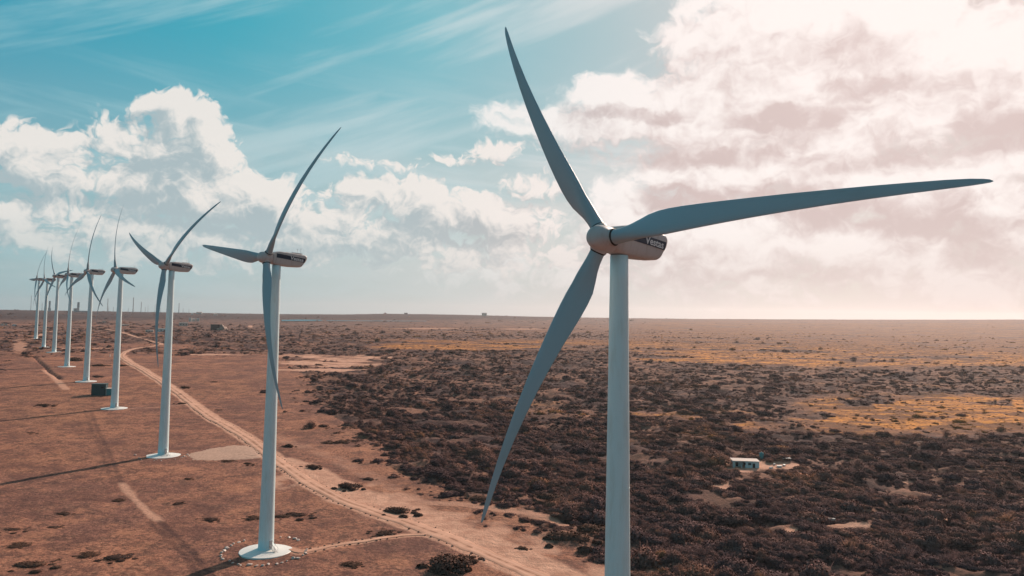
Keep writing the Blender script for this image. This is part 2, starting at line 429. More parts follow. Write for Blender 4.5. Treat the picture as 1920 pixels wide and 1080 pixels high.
TB = {}
def proto_meshes():
    V, Fc = blade_mesh(); me = bpy.data.meshes.new('blade'); me.from_pydata(V, [], Fc); me.update()
    for p in me.polygons: p.use_smooth = True
    me.materials.append(M_blade); TB['blade'] = me
    V, Fc = nacelle_mesh(); me = bpy.data.meshes.new('nacelle'); me.from_pydata(V, [], Fc); me.update()
    for p in me.polygons: p.use_smooth = len(p.vertices) < 5
    me.materials.append(M_nac); TB['nacelle'] = me
    for sgn, nm in ((1, 'sl'), (-1, 'sr')):
        V, Fc = stripe_mesh(sgn); me = bpy.data.meshes.new('side_stripe'); me.from_pydata(V, [], Fc); me.update(); me.materials.append(M_stripe); TB[nm] = me
    V, Fc = text_mesh('Vestas', 1.38, .1, .03)
    xs_ = [v[0] for v in V]; mid = (min(xs_)+max(xs_))/2
    for sgn, nm in ((1, 'tl'), (-1, 'tr')):
        VV = []
        for (a, b, c) in V:
            x = 5.35+(-1 if sgn > 0 else 1)*(a-mid)*1.18; z = b+.37-.06*(x-5)
            VV.append((x, sgn*(side_y(x, z)+.05), z))
        me = bpy.data.meshes.new('maker_lettering'); me.from_pydata(VV, [], Fc); me.update(); me.materials.append(M_white); TB[nm] = me
    # hub: blunt spinner, axis along -x, origin at rotor centre (blades meet)
    prof = [(.05, -2.45), (.55, -2.40), (.95, -2.25), (1.25, -1.95), (1.48, -1.5), (1.62, -.9), (1.70, -.2), (1.72, .5), (1.70, 1.0), (1.60, 1.25), (1.3, 1.3), (1.2, 1.6)]
    V, Fc = lathe(prof, 48); V = [(z, x, y) for (x, y, z) in V]
    me = bpy.data.meshes.new('spinner'); me.from_pydata(V, [], Fc); me.update()
    for p in me.polygons: p.use_smooth = len(p.vertices) < 5
    me.materials.append(M_nac); TB['hub'] = me
    V, Fc = lathe([(1.12, 1.0), (1.12, 1.72), (1.04, 1.76), (1.04, 1.86), (1.0, 1.9)], 40)
    me = bpy.data.meshes.new('blade_collar'); me.from_pydata(V, [], Fc); me.update(); me.materials.append(M_nac); me.materials.append(M_rubber)
    for p in me.polygons: p.material_index = 1 if p.center.length > 1.73 and p.center.z > 1.73 else 0
    for p in me.polygons: p.use_smooth = len(p.vertices) < 5
    TB['collar'] = me
    bm = bmesh.new()
    box(bm, (5.6, 0, 2.12), (2.4, 1.9, .28)); box(bm, (3.2, .3, 2.08), (.9, .9, .18)); box(bm, (7.4, .2, 2.1), (.5, .7, .4))
    me = bpy.data.meshes.new('roof_hatch'); bm.to_mesh(me); bm.free(); me.materials.append(M_nac); TB['hatch'] = me
    bm = bmesh.new(); box(bm, (6.4, 0, 1.98), (3.3, .12, .1)); box(bm, (6.9, 0, 2.0), (.12, 1.95, .12)); box(bm, (4.9, .2, 2.0), (.1, .5, .1))
    for y in (-.9, .9):
        tube(bm, (6.9, y, 1.8), (6.9, y, 3.55), .045, .03); tube(bm, (6.9, y, 3.3), (6.9, y+.25, 3.5), .03)
        box(bm, (6.9, y, 3.55), (.28, .06, .12))
    tube(bm, (4.9, .4, 1.9), (4.9, .4, 3.1), .04, .02); tube(bm, (7.9, 0, 1.7), (7.9, 0, 2.5), .09)
    me = bpy.data.meshes.new('weather_mast'); bm.to_mesh(me); bm.free(); me.materials.append(M_steel); TB['mast'] = me
    V, Fc = lathe([(7.05, -.9), (7.05, .02), (6.95, .10), (2.6, .55), (2.25, .60)], 72)
    me = bpy.data.meshes.new('foundation'); me.from_pydata(V, [], Fc); me.update(); me.materials.append(M_conc); TB['found'] = me
    bm = bmesh.new(); box(bm, (0, 0, 1.1), (.9, .10, 2.1)); me = bpy.data.meshes.new('door'); bm.to_mesh(me); bm.free(); me.materials.append(M_nac); TB['door'] = me
    bm = bmesh.new()
    for k in range(7): box(bm, (0, -.35-.30*k, 1.35-.2*k), (1.0, .3, .05))
    for x in (-.52, .52):
        tube(bm, (x, 0, 2.45), (x, -2.6, 1.0), .035); tube(bm, (x, -2.6, 1.0), (x, -2.6, -.4), .035); tube(bm, (x, -1.2, 1.8), (x, -1.2, .5), .03); tube(bm, (x, 0, 1.4), (x, -2.4, -.2), .05)
    me = bpy.data.meshes.new('stairs'); bm.to_mesh(me); bm.free(); me.materials.append(M_steel); TB['stairs'] = me
proto_meshes()
def inst(name, me, parent, M=None):
    o = bpy.data.objects.new(name, me); link(o, parent)
    if M is not None: o.matrix_local = M
    return o
# spin phase (positive order 1), yaw
SPIN = [(.592, .782), (-.664, .826), (-.929, .906), (.279, .707), (-.107, .854), (-.122, .679), (.645, .857), (.294, .821), (-.543, .776)]
TILT = .1083; HOFF = 3.28
TLAB = ['largest and nearest white wind turbine, its tower cut off by the bottom of the photo',
 'second nearest white wind turbine, on a round white base ringed with pale stones',
 'white wind turbine beside the grey gravel pad, one blade hanging straight down',
 'white wind turbine standing just right of the dark green equipment shed',
 'white wind turbine standing just behind and left of the dark green equipment shed',
 'white wind turbine fourth from the far left end of the row, two blades hanging down',
 'white wind turbine third from the far left end, one blade reaching right over its nacelle',
 'white wind turbine second from the far left end, beside the thin trench',
 'smallest and farthest white wind turbine, at the left end of the row']
for i, ((x, y, zh), (ph, psi)) in enumerate(zip(TURB, SPIN)):
    gz = Hs(x, y)
    t_ = thing('wind_turbine', TLAB[i], 'wind turbine', (x, y, gz), 0, 'white wind turbines in a row across the plain')
    hub_z = zh-gz
    # tower
    zt = hub_z-1.9; rb, rt = 2.08, 1.17
    prof = []
    secs = [.55, zt*.3, zt*.62, zt]
    for k in range(25):
        z = .55+(zt-.55)*k/24; prof.append((rb+(rt-rb)*(k/24)**.9, z))
    extra = []
    for s_ in secs[1:3]:
        rr_ = np.interp(s_, [p[1] for p in prof], [p[0] for p in prof]); extra += [(rr_, s_-.05), (rr_-.02, s_-.03), (rr_-.02, s_+.03), (rr_, s_+.05)]
    
    prof = [(rb+.16, .5), (rb+.16, .72), (rb, .73)]+[p for p in prof if p[1] > .8]
    V, Fc = lathe(prof, 56)
    o = obj('tower', (V, Fc), M_tower, t_)
    for p in o.data.polygons: p.use_smooth = len(p.vertices) < 5
    for s_ in secs[1:3]:
        rr_ = float(np.interp(s_, [p[1] for p in prof], [p[0] for p in prof])); obj('flange', lathe([(rr_-.05, s_-.07), (rr_+.022, s_-.06), (rr_+.022, s_+.06), (rr_-.05, s_+.07)], 56), M_tower, o)
    if i < 6:
        dA = R(-38)
        Md = Matrix.Translation((0, 0, .9)) @ Matrix.Rotation(dA+R(90), 4, 'Z') @ Matrix.Translation((0, -rb-.02, 0))
        inst('door', TB['door'], o, Md); inst('stairs', TB['stairs'], t_, Md @ Matrix.Translation((0, 0, -.4)))
    inst('foundation', TB['found'], t_)
    # nacelle
    Rn = Matrix.Translation((0, 0, hub_z)) @ Matrix.Rotation(psi, 4, 'Z') @ Matrix.Rotation(TILT*.5, 4, 'Y')
    n_ = inst('nacelle', TB['nacelle'], t_, Rn)
    for nm, key in (('side_stripe', 'sl'), ('side_stripe', 'sr'), ('roof_hatch', 'hatch'), ('weather_mast', 'mast'), ('lettering', 'tl'), ('lettering', 'tr')):
        if i > 5 and key in ('tl', 'tr'): continue
        inst(nm, TB[key], n_)
    # rotor
    ax = Vector((math.cos(psi)*math.cos(TILT), math.sin(psi)*math.cos(TILT), -math.sin(TILT)))
    side = Vector((-math.sin(psi), math.cos(psi), 0)); upv = side.cross(ax)
    if upv.z < 0: upv = -upv
    hc = Vector((0, 0, hub_z))-Vector((math.cos(psi), math.sin(psi), 0))*HOFF
    Mh = Matrix((ax, side, ax.cross(side))).transposed().to_4x4(); Mh.translation = hc
    h_ = inst('hub', TB['hub'], t_, Mh)
    for k in range(3):
        an = ph+k*2*math.pi/3
        v = upv*math.cos(an)+side*math.sin(an)
        # clockwise seen from upwind: direction of travel
        tang = v.cross(ax)*-1
        M3 = Matrix((tang, ax, v)).transposed().to_4x4(); M3.translation = hc
        if M3.determinant() < 0: print('NEG')
        inst('blade', TB['blade'], t_, M3)
        inst('blade_collar', TB['collar'], h_, Mh.inverted() @ M3)
#@@P2END

# ---------------------------------------------------------------- ground features (metres, laid out on the real ground)
def gp(pts): return [at(*p) for p in pts]
ROAD = gp([(1075, 1130), (1010, 1082), (900, 1034), (840, 1008), (770, 983), (700, 959), (640, 937), (590, 911), (548, 884), (510, 857), (470, 826), (430, 801), (395, 782), (362, 758), (332, 735), (300, 713),
      (268, 693), (245, 681), (229, 669), (236, 660), (256, 653.5), (285, 650), (303, 645.5), (285, 640.5), (264, 634.5), (247, 629.5), (232, 624.5), (210, 620), (187, 617)])
SECOND = gp([(1110, 1110), (1010, 1060), (900, 1012), (800, 972), (720, 943), (660, 922), (610, 897), (575, 880), (530, 864)])
SIDE = gp([(545, 1030), (562, 1036), (590, 1031), (640, 1021), (700, 1012), (762, 1004), (800, 1002)])
PAD = gp([(350, 853), (390, 842), (436, 835), (462, 836), (480, 843), (494, 858), (470, 861), (420, 862.5), (366, 863.5)])
SPUR4 = gp([(236, 767), (262, 765), (300, 764), (345, 758)])
FARTRACK = gp([(26, 639), (48, 637), (68, 634.5), (78, 627), (88, 623.5), (104, 621)])
TRENCH = gp([(57, 660), (66, 670), (76, 680), (86, 688), (93, 697), (104, 703), (114, 711)])
DITCHTRAIL = gp([(84, 694), (100, 706), (112, 718), (124, 730)])
LOOP = gp([(660, 936), (690, 941), (730, 944), (790, 943), (860, 945), (920, 952), (990, 962), (1060, 985)])
EDGETRAIL = gp([(505, 815), (560, 835), (620, 856), (660, 876), (700, 897), (735, 918), (770, 935)])
STREAK = gp([(228, 906), (240, 922), (255, 938), (275, 958), (299, 977)])
RUT = gp([(170, 770), (185, 810), (205, 850), (228, 906)]); RUT2 = gp([(299, 977), (330, 1005), (365, 1040), (400, 1085)])
LANE5 = gp([(160, 690), (230, 688), (300, 672)])
FARLINE = gp([(342, 666), (380, 665), (420, 666), (446, 667)])
FARL2 = gp([(100, 653), (150, 653), (200, 652), (222, 651)])

REDPATCH = gp([(360, 965), (400, 940), (425, 925)])
def seg_dist(x, y, pts):
    best = np.full(x.shape, 1e9)
    for a, b in zip(pts[:-1], pts[1:]):
        dx, dy = b.x-a.x, b.y-a.y; L = dx*dx+dy*dy+1e-9
        t_ = np.clip(((x-a.x)*dx+(y-a.y)*dy)/L, 0, 1)
        best = np.minimum(best, np.hypot(x-a.x-t_*dx, y-a.y-t_*dy))
    return best
def near(x, y, pts, w, soft, lim=None):
    d = seg_dist(x, y, pts); return 1-sst(d, w, w+soft)
def inpoly(px, py, poly):
    c = np.zeros(px.shape, bool); n = len(poly)
    for i in range(n):
        x0, y0 = poly[i]; x1, y1 = poly[(i+1) % n]
        if y0 == y1: continue
        k = ((y0 > py) != (y1 > py)) & (px < (x1-x0)*(py-y0)/(y1-y0)+x0); c ^= k
    return c
EDGE = [(300, 560), (300, 640), (430, 650), (520, 662), (560, 690), (582, 728), (592, 765), (640, 795), (700, 812), (722, 850), (742, 880), (830, 915), (950, 935), (1010, 955), (1040, 985), (1020, 1010), (1110, 1035), (1190, 1065), (1230, 1110), (1230, 1400), (4000, 1400), (4000, 560)]
def masks(x, y, z):
    """sand, scrub, golden grass and darkened ground - amounts for each ground point"""
    px, py = topix(x, y, z); r = np.hypot(x, y)
    ahead = y > 0
    j = fbm(x/45., y/45., 4, 31); j2 = fbm(x/14., y/14., 3, 41); big = fbm(x/170., y/170., 4, 51); str_ = fbm(x/260., y/60., 4, 61)
    sc = np.clip((py-600)/200, .06, 1.6)
    qx, qy = px+j*95*sc+j2*40*sc, py+(j*34+j2*20)*sc
    scrub = np.where(inpoly(qx, qy, EDGE) & ahead, 1.0, 0.0)
    scrub = np.where(~ahead | (np.abs(x) > y*2.4), sst(fbm(x/90., y/90., 3, 77), -.1, .2), scrub)
    def band(y0, y1, s=6): return sst(py, y0-s, y0+s)*(1-sst(py, y1-s, y1+s))
    def zone(x0, x1, s=60): return sst(px, x0-s, x0+s)*(1-sst(px, x1-s, x1+s))
    # density of scrub over the plain
    mid = band(655, 800, 10)
    left_far = (1-sst(px, 470, 620))*(1-sst(py, 652, 676))
    scrub = np.maximum(scrub*.9, left_far*sst(str_+big*.6, -.35, .12)*.85)
    scrub = np.maximum(scrub, (1-sst(px, 0, 60))*band(655, 700, 8)*.5*sst(j, -.1, .2))
    scrub = np.maximum(scrub, (1-sst(py, 600, 607))*(1-sst(px, 1000, 1350))*.9*ahead)
    scrub = np.maximum(scrub, (1-sst(px, 420, 700))*(1-sst(py, 625, 650))*sst(big+str_, -.5, .1)*ahead)
    # golden openings
    gold = np.maximum.reduce([
        zone(640, 1300, 90)*band(606, 630, 7)*.55*sst(str_, -.25, .15),
        zone(700, 1340, 80)*band(636, 656, 5)*.9*sst(str_+.1, -.3, .1),
        zone(1180, 2600, 60)*band(601, 690, 12)*.85*sst(str_+big*.5+.12, -.4, .15),
        zone(1500, 2400, 110)*band(742, 812, 16)*1.0*sst(j+.18, -.2, .15),
        zone(1130, 1560, 60)*band(765, 835, 18)*.60*sst(j, -.1, .3),
        zone(1250, 2400, 200)*band(690, 742, 14)*.35*sst(j, .0, .3),
        zone(880, 1200, 60)*band(735, 790, 14)*.35*sst(j, -.05, .3)])
    gold = np.where(ahead, gold, 0)*(r < 7000)
    # shapes of bare ground
    sand = np.zeros_like(x)
    f = (r < 900) & ahead
    xs, ys = x[f], y[f]
    jj = 1+.5*j2[f]
    s_ = np.maximum.reduce([near(xs, ys, ROAD, 2.6, 4.0*jj), 1.0*near(xs, ys, SECOND, 2.0, 8*jj), .7*near(xs, ys, SIDE, 1.2, 1.6), .5*near(xs, ys, LOOP, 1.4, 5*jj), .38*near(xs, ys, EDGETRAIL, 2.0, 8*jj),
        .62*near(xs, ys, STREAK, .3, 3.0*jj), .45*near(xs, ys, SPUR4, 1.3, 2), .5*near(xs, ys, FARTRACK, 4, 5), .6*near(xs, ys, DITCHTRAIL, 1.5, 3), .25*near(xs, ys, LANE5, 2, 3)])
    # worn ground between the two tracks and out to the scrub
    worn = gp([(560, 900), (640, 915), (760, 955), (860, 985), (980, 1035), (1090, 1080)])
    s_ = np.maximum(s_, .62*(1-sst(seg_dist(xs, ys, worn), 7, 24))*sst(j2[f]+j[f]*.5, -.45, .25))
    sand[f] = s_
    f2 = (r < 2600) & ahead
    px2, py2 = px[f2], py[f2]
    def ell(cx, cy, rx, ry, w=1.0):
        e = np.hypot((px2-cx)/rx, (py2-cy)/ry)+j2[f2]*.6+j[f2]*.3; return w*(1-sst(e, .75, 1.15))
    stk = .35+.65*sst(fbm(x[f2]/60., y[f2]/16., 3, 140), -.25, .15)
    s2 = np.maximum.reduce([sand[f2], ell(640, 671, 90, 5, .85)*stk, ell(625, 681, 105, 8, .85)*stk, ell(560, 667, 60, 3, .5), ell(600, 694, 80, 3, .7), ell(1460, 874, 60, 6, .9), ell(1400, 878, 50, 8, .75), ell(1400, 868, 40, 8, .75), ell(1520, 897, 16, 5, .8), ell(1350, 912, 22, 7, .7), ell(1590, 985, 52, 6, .65), ell(1487, 998, 20, 8, .6),
        ell(1645, 888, 10, 3, .6), ell(1700, 905, 12, 3, .5), ell(1380, 1010, 30, 5, .3), ell(1260, 900, 30, 4, .3), ell(1560, 930, 40, 4, .25), ell(1020, 905, 18, 4, .4), ell(820, 700, 30, 3, .3), ell(1230, 1068, 30, 10, .45), ell(1300, 935, 60, 6, .2), ell(395, 665, 55, 1.6, .7), ell(160, 653, 60, 1.0, .55), ell(38, 650, 16, 12, .5), ell(60, 672, 24, 10, .25), ell(410, 850, 10, 4, .2),
        ell(430, 603, 30, 1.6, .7), ell(470, 612, 5, 2.2, .7), ell(360, 601, 22, 2.0, .6), ell(12, 595, 30, 1.2, .6), ell(110, 593, 25, .8, .6), ell(620, 627, 40, 2, .3), ell(800, 616, 60, 1.4, .5), ell(980, 617, 50, 1.2, .5), ell(470, 600, 30, 1, .5), ell(1770, 972, 6, 4, .8)])
    sand[f2] = s2
    scrub = scrub*(1-np.clip(sand*1.3, 0, 1))*(1-gold*.75)
    dark = np.zeros_like(x)
    dark = np.where((py < 603) & (px < 1150) & ahead, 1.0*(1-sst(py, 596, 603))*(1-sst(px, 1000, 1150))*sst(str_+.35, -.2, .2), 0.0)
    dark[f] = np.maximum.reduce([dark[f], .95*near(xs, ys, TRENCH, .5, 1.1), .45*near(xs, ys, RUT, .4, 1.2), .6*near(xs, ys, RUT2, .4, 1.2), .45*near(xs+2.4, ys+.8, RUT2, .4, 1.2), .35*near(xs+2.4, ys+.8, RUT, .4, 1.2)])
    return sand, scrub, gold, dark

# ---------------------------------------------------------------- ground sheet
def hummock(x, y, scrub, r):
    a = fbm(x/19., y/15., 4, 90); b = 1-np.abs(fbm(x/34., y/24., 3, 95))*2.2
    return scrub*(a*3.4+b*1.6-1.0)*(1-sst(r, 1100, 2600))
def ground():
    inner = np.arange(-52, 52.01, .11); outer = np.concatenate([np.arange(52.5, 80, .5), np.arange(80, 280, 3.0), np.arange(280, 307.6, .5)])
    aa = np.radians(np.concatenate([inner, outer]))
    rr = np.concatenate([[1.0, 8, 20, 40, 60, 80, 100, 120, 135], np.geomspace(145, 1500, 560), np.geomspace(1510, 6200, 200), np.geomspace(6400, 12500, 14)])
    A, Rr = np.meshgrid(aa, rr, indexing='ij')
    x = Rr*np.sin(A); y = Rr*np.cos(A)
    z = H(x, y)
    sand, scrub, gold, dark = masks(x.ravel(), y.ravel(), z.ravel())
    # low relief: hummocks in the scrub, ditch
    S = scrub.reshape(x.shape)
    z = z+hummock(x, y, S, Rr)
    f = (Rr < 900) & (y > 0)
    zz = z[f]; zz -= 1.5*near(x[f], y[f], TRENCH, .4, 1.6); z[f] = zz
    na, nr = x.shape; n = na*nr
    co = np.stack([x, y, z], -1).reshape(-1, 3)
    i, j = np.meshgrid(np.arange(na), np.arange(nr-1), indexing='ij')
    i2 = (i+1) % na
    q = np.stack([i*nr+j, i*nr+j+1, i2*nr+j+1, i2*nr+j], -1).reshape(-1, 4)
    me = bpy.data.meshes.new('ground'); me.vertices.add(n+1)
    co = np.vstack([co, [0, 0, co[0, 2]]])
    me.vertices.foreach_set('co', co.ravel())
    cap = np.array([[a*nr, ((a+1) % na)*nr, n] for a in range(na)])
    nl = q.size+cap.size
    me.loops.add(nl); me.loops.foreach_set('vertex_index', np.concatenate([q.ravel(), cap.ravel()]))
    ls = np.concatenate([np.arange(0, q.size, 4), q.size+np.arange(0, cap.size, 3)])
    me.polygons.add(len(ls)); me.polygons.foreach_set('loop_start', ls)
    me.update(); me.validate()
    me.polygons.foreach_set('use_smooth', np.ones(len(me.polygons), bool))
    for nm, arr in (('sand', sand), ('scrub', scrub), ('gold', gold), ('dark', dark)):
        at_ = me.attributes.new(nm, 'FLOAT', 'POINT'); at_.data.foreach_set('value', np.append(arr, 0).astype(np.float32))
    return me

def soil_noise(tt, v):
    n1 = tt.noise(tt.v('SCALE', v, sc=1/38.), 1.0, 9, .62)
    n2 = tt.noise(tt.v('SCALE', v, sc=1/5.), 1.0, 7, .65)
    n3 = tt.noise(tt.v('SCALE', v, sc=1/150.), 1.0, 5, .55)
    return n1, n2, n3
SANDC = (.68, .385, .27)
def ground_mat(tt, b):
    v = posco(tt)
    at_ = lambda n: tt.n('ShaderNodeAttribute', attribute_name=n).outputs['Fac']
    n1, n2, n3 = soil_noise(tt, v)
    # meadow: dry brown turf, mottled rust and umber with fine dark tufts
    c = tt.mix(tt.ss(n1, .36, .62), (.255, .116, .088), (.42, .183, .115))
    c = tt.mix(tt.m('MULTIPLY', tt.ss(n3, .46, .64), .55), c, (.37, .17, .10))
    c = tt.mix(tt.m('MULTIPLY', tt.ss(n2, .48, .62), .70), c, (.115, .062, .050))
    n4 = tt.noise(tt.v('SCALE', v, sc=1/1.1), 1.0, 6, .75)
    c = tt.mix(tt.m('MULTIPLY', tt.ss(n4, .49, .58), .70), c, (.10, .054, .045))
    c = tt.mix(tt.m('MULTIPLY', tt.ss(n4, .46, .38), .5), c, (.50, .27, .17))
    n7 = tt.noise(tt.v('SCALE', v, sc=1/14.), 1.0, 8, .68)
    c = tt.mix(tt.m('MULTIPLY', tt.ss(n7, .50, .60), .6), c, (.155, .072, .058))
    c = tt.mix(tt.m('MULTIPLY', tt.ss(n7, .47, .36), .5), c, (.52, .235, .14))
    n5 = tt.noise(tt.v('MULTIPLY', v, (1/16., 1/5., 1/5.)), 1.0, 7, .7)
    c = tt.mix(tt.m('MULTIPLY', tt.ss(n5, .56, .68), .55), c, (.10, .055, .047))
    c = tt.mix(tt.m('MULTIPLY', tt.ss(n2, .42, .30), .35), c, (.40, .20, .12))
    # scrub floor
    s_ = at_('scrub')
    sc = tt.mix(tt.ss(n1, .40, .60), (.085, .048, .047), (.29, .145, .10))
    sc = tt.mix(tt.m('MULTIPLY', tt.ss(n2, .45, .66), .6), sc, (.065, .045, .043))
    c = tt.mix(tt.ss(tt.m('ADD', s_, tt.m('MULTIPLY', tt.m('SUBTRACT', n1, .5), .8)), .3, .75), c, sc)
    g = at_('gold')
    gc = tt.mix(tt.ss(n2, .42, .60), (.74, .29, .065), (.33, .135, .05))
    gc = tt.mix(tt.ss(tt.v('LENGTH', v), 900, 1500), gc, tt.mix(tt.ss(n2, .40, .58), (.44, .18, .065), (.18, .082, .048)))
    n6 = tt.noise(tt.v('MULTIPLY', v, (1/45., 1/16., 1/16.)), 1.0, 7, .68)
    gc = tt.mix(tt.m('MULTIPLY', tt.ss(n6, .46, .55), .85), gc, (.15, .068, .045))
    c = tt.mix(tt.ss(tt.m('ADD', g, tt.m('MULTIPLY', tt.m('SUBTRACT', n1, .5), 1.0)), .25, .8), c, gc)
    sa = at_('sand')
    sn = tt.mix(tt.ss(n2, .35, .7), SANDC, (.50, .26, .18))
    c = tt.mix(tt.ss(tt.m('ADD', sa, tt.m('MULTIPLY', tt.m('SUBTRACT', n2, .5), .9)), .22, .72), c, sn)
    c = tt.mix(at_('dark'), c, (.06, .032, .032))
    tt.set(b.inputs['Base Color'], c)
    bp = tt.n('ShaderNodeBump'); bp.inputs['Strength'].default_value = .9; bp.inputs['Distance'].default_value = .7
    tt.set(bp.inputs['Height'], tt.noise(tt.v('SCALE', v, sc=1/1.6), 1.0, 6, .7)); tt.set(b.inputs['Normal'], bp.outputs[0])
M_ground = mat('ground_cover', ground_mat, .95, .1)
gme = ground(); gme.materials.append(M_ground)
go_ = bpy.data.objects.new('ground', gme); link(go_); go_['kind'] = 'structure'

# ---------------------------------------------------------------- roads
def resample(pts, step):
    out = [Vector(pts[0])]; P_ = [Vector(p) for p in pts]
    # Catmull-Rom
    for i in range(len(P_)-1):
        p0 = P_[max(i-1, 0)]; p1 = P_[i]; p2 = P_[i+1]; p3 = P_[min(i+2, len(P_)-1)]
        n = max(2, int((p2-p1).length/step))
        for k in range(1, n+1):
            u = k/n
            out.append(.5*((2*p1)+(p2-p0)*u+(2*p0-5*p1+4*p2-p3)*u*u+(3*p1-p0-3*p2+p3)*u**3))
    return out
def sand_mat(ruts):
    def f(tt, b):
        v = posco(tt); n1, n2, n3 = soil_noise(tt, v)
        c = tt.mix(tt.ss(n2, .35, .68), SANDC, (.54, .29, .20))
        c = tt.mix(tt.m('MULTIPLY', tt.ss(n1, .45, .65), .35), c, (.30, .14, .09))
        if ruts:
            u = tt.n('ShaderNodeAttribute', attribute_name='across').outputs['Fac']
            k = tt.m('ABSOLUTE', tt.m('SUBTRACT', tt.m('ABSOLUTE', u), .45))
            rut = tt.m('MULTIPLY', tt.ss(k, .22, .02), tt.ss(n1, .3, .6))
            c = tt.mix(tt.m('MULTIPLY', rut, .6), c, (.78, .48, .35))
            mid = tt.m('MULTIPLY', tt.ss(tt.m('ABSOLUTE', u), .20, .0), tt.ss(n2, .38, .56))
            c = tt.mix(tt.m('MULTIPLY', mid, .8), c, (.22, .10, .06))
        tt.set(b.inputs['Base Color'], c)
        bp = tt.n('ShaderNodeBump'); bp.inputs['Strength'].default_value = .5; bp.inputs['Distance'].default_value = .3
        tt.set(bp.inputs['Height'], n2); tt.set(b.inputs['Normal'], bp.outputs[0])
    return f
M_road = mat('dirt_road', sand_mat(True), .95, .1)
M_path = mat('dirt_path', sand_mat(False), .95, .1)
M_gravel = mat('gravel', lambda tt, b: tt.set(b.inputs['Base Color'], tt.mix(tt.ss(tt.noise(posco(tt), .9, 7, .7), .35, .7), (.54, .35, .265), (.39, .245, .185))), .95, .1)
def strip(name, pts, w, m_, lift=.10, step=2.0, n=10, jag=.5):
    C_ = resample(pts, step); V = []; Fc = []; U = []
    for i, p in enumerate(C_):
        a = C_[max(i-1, 0)]; b = C_[min(i+1, len(C_)-1)]; d = (b-a); d.z = 0
        if d.length < 1e-6: d = Vector((1, 0, 0))
        d.normalize(); nrm = Vector((-d.y, d.x, 0)); r_ = math.hypot(p.x, p.y)
        ww = w*(1+.10*math.sin(i*.31))
        e0 = 1+jag*float(perlin(np.array([i*.35*step/2]), np.array([3.3]))[0])*.5; e1 = 1+jag*float(perlin(np.array([i*.35*step/2]), np.array([9.1]))[0])*.5
        for k in range(n+1):
            u = -1+2*k/n; q = p+nrm*(u*ww/2*(e0 if u < 0 else e1))
            zz = Hs(q.x, q.y)+lift+.00035*r_+(-.12 if k in (0, n) else 0)
            V.append((q.x, q.y, zz)); U.append(u)
    for i in range(len(C_)-1):
        for k in range(n):
            a = i*(n+1)+k; Fc.append((a, a+1, a+n+2, a+n+1))
    o = obj(name, (V, Fc), m_, None, True); o['kind'] = 'structure'
    at_ = o.data.attributes.new('across', 'FLOAT', 'POINT'); at_.data.foreach_set('value', np.array(U, np.float32))
    return o
strip('dirt_road', ROAD, 5.4, M_road)
strip('footpath', SIDE, 1.7, M_path, .12, 1.0)
strip('footpath', FARTRACK, 6.0, M_path, .1, 4)
# gravel pad
pc = sum(PAD, Vector())/len(PAD)
def patch(name, pts, m_, lift, rings=8):
    ring = []
    for a, b in zip(pts, list(pts[1:])+[pts[0]]):
        n = max(2, int((b-a).length/.8)); ring += [a.lerp(b, k/n)+Vector((random.uniform(-.35, .35), random.uniform(-.35, .35), 0)) for k in range(n)]
    c = sum(ring, Vector())/len(ring); V = []; Fc = []
    for k in range(rings, 0, -1):
        for i, p in enumerate(ring):
            q = c+(p-c)*(k/rings)*(1+.05*random.uniform(-1, 1)*(k == rings)); V.append((q.x, q.y, Hs(q.x, q.y)+lift+.0002*math.hypot(q.x, q.y)-(.15 if k == rings else 0)))
    n = len(ring); V.append((c.x, c.y, Hs(c.x, c.y)+lift+.0002*c.length))
    for k in range(rings-1):
        for i in range(n): a, b = k*n+i, k*n+(i+1) % n; Fc.append((a, b, b+n, a+n))
    for i in range(n): Fc.append(((rings-1)*n+i, (rings-1)*n+(i+1) % n, rings*n))
    o = obj(name, (V, Fc), m_, None, True); o['kind'] = 'structure'; return o
patch('gravel_pad', PAD, M_gravel, .09)
# far lagoon
M_water = mat('water', lambda tt, b: tt.set(b.inputs['Base Color'], (.06, .22, .29, 1)), .7, .1)
def lagoon(pts):
    q = [at(*p) for p in pts]; zc = sum(p.z for p in q)/len(q)+3
    V = [(p.x, p.y, p.z+2.5) for p in q]
    o = obj('water', (V, [tuple(range(len(V)))]), M_water); o['kind'] = 'structure'
lagoon([(528, 600.8), (560, 600.2), (600, 600.6), (606, 602.4), (560, 603.0), (528, 603.0)])
lagoon([(612, 601.7), (720, 602.4), (800, 602.7), (800, 603.3), (720, 603.2), (612, 602.6)])

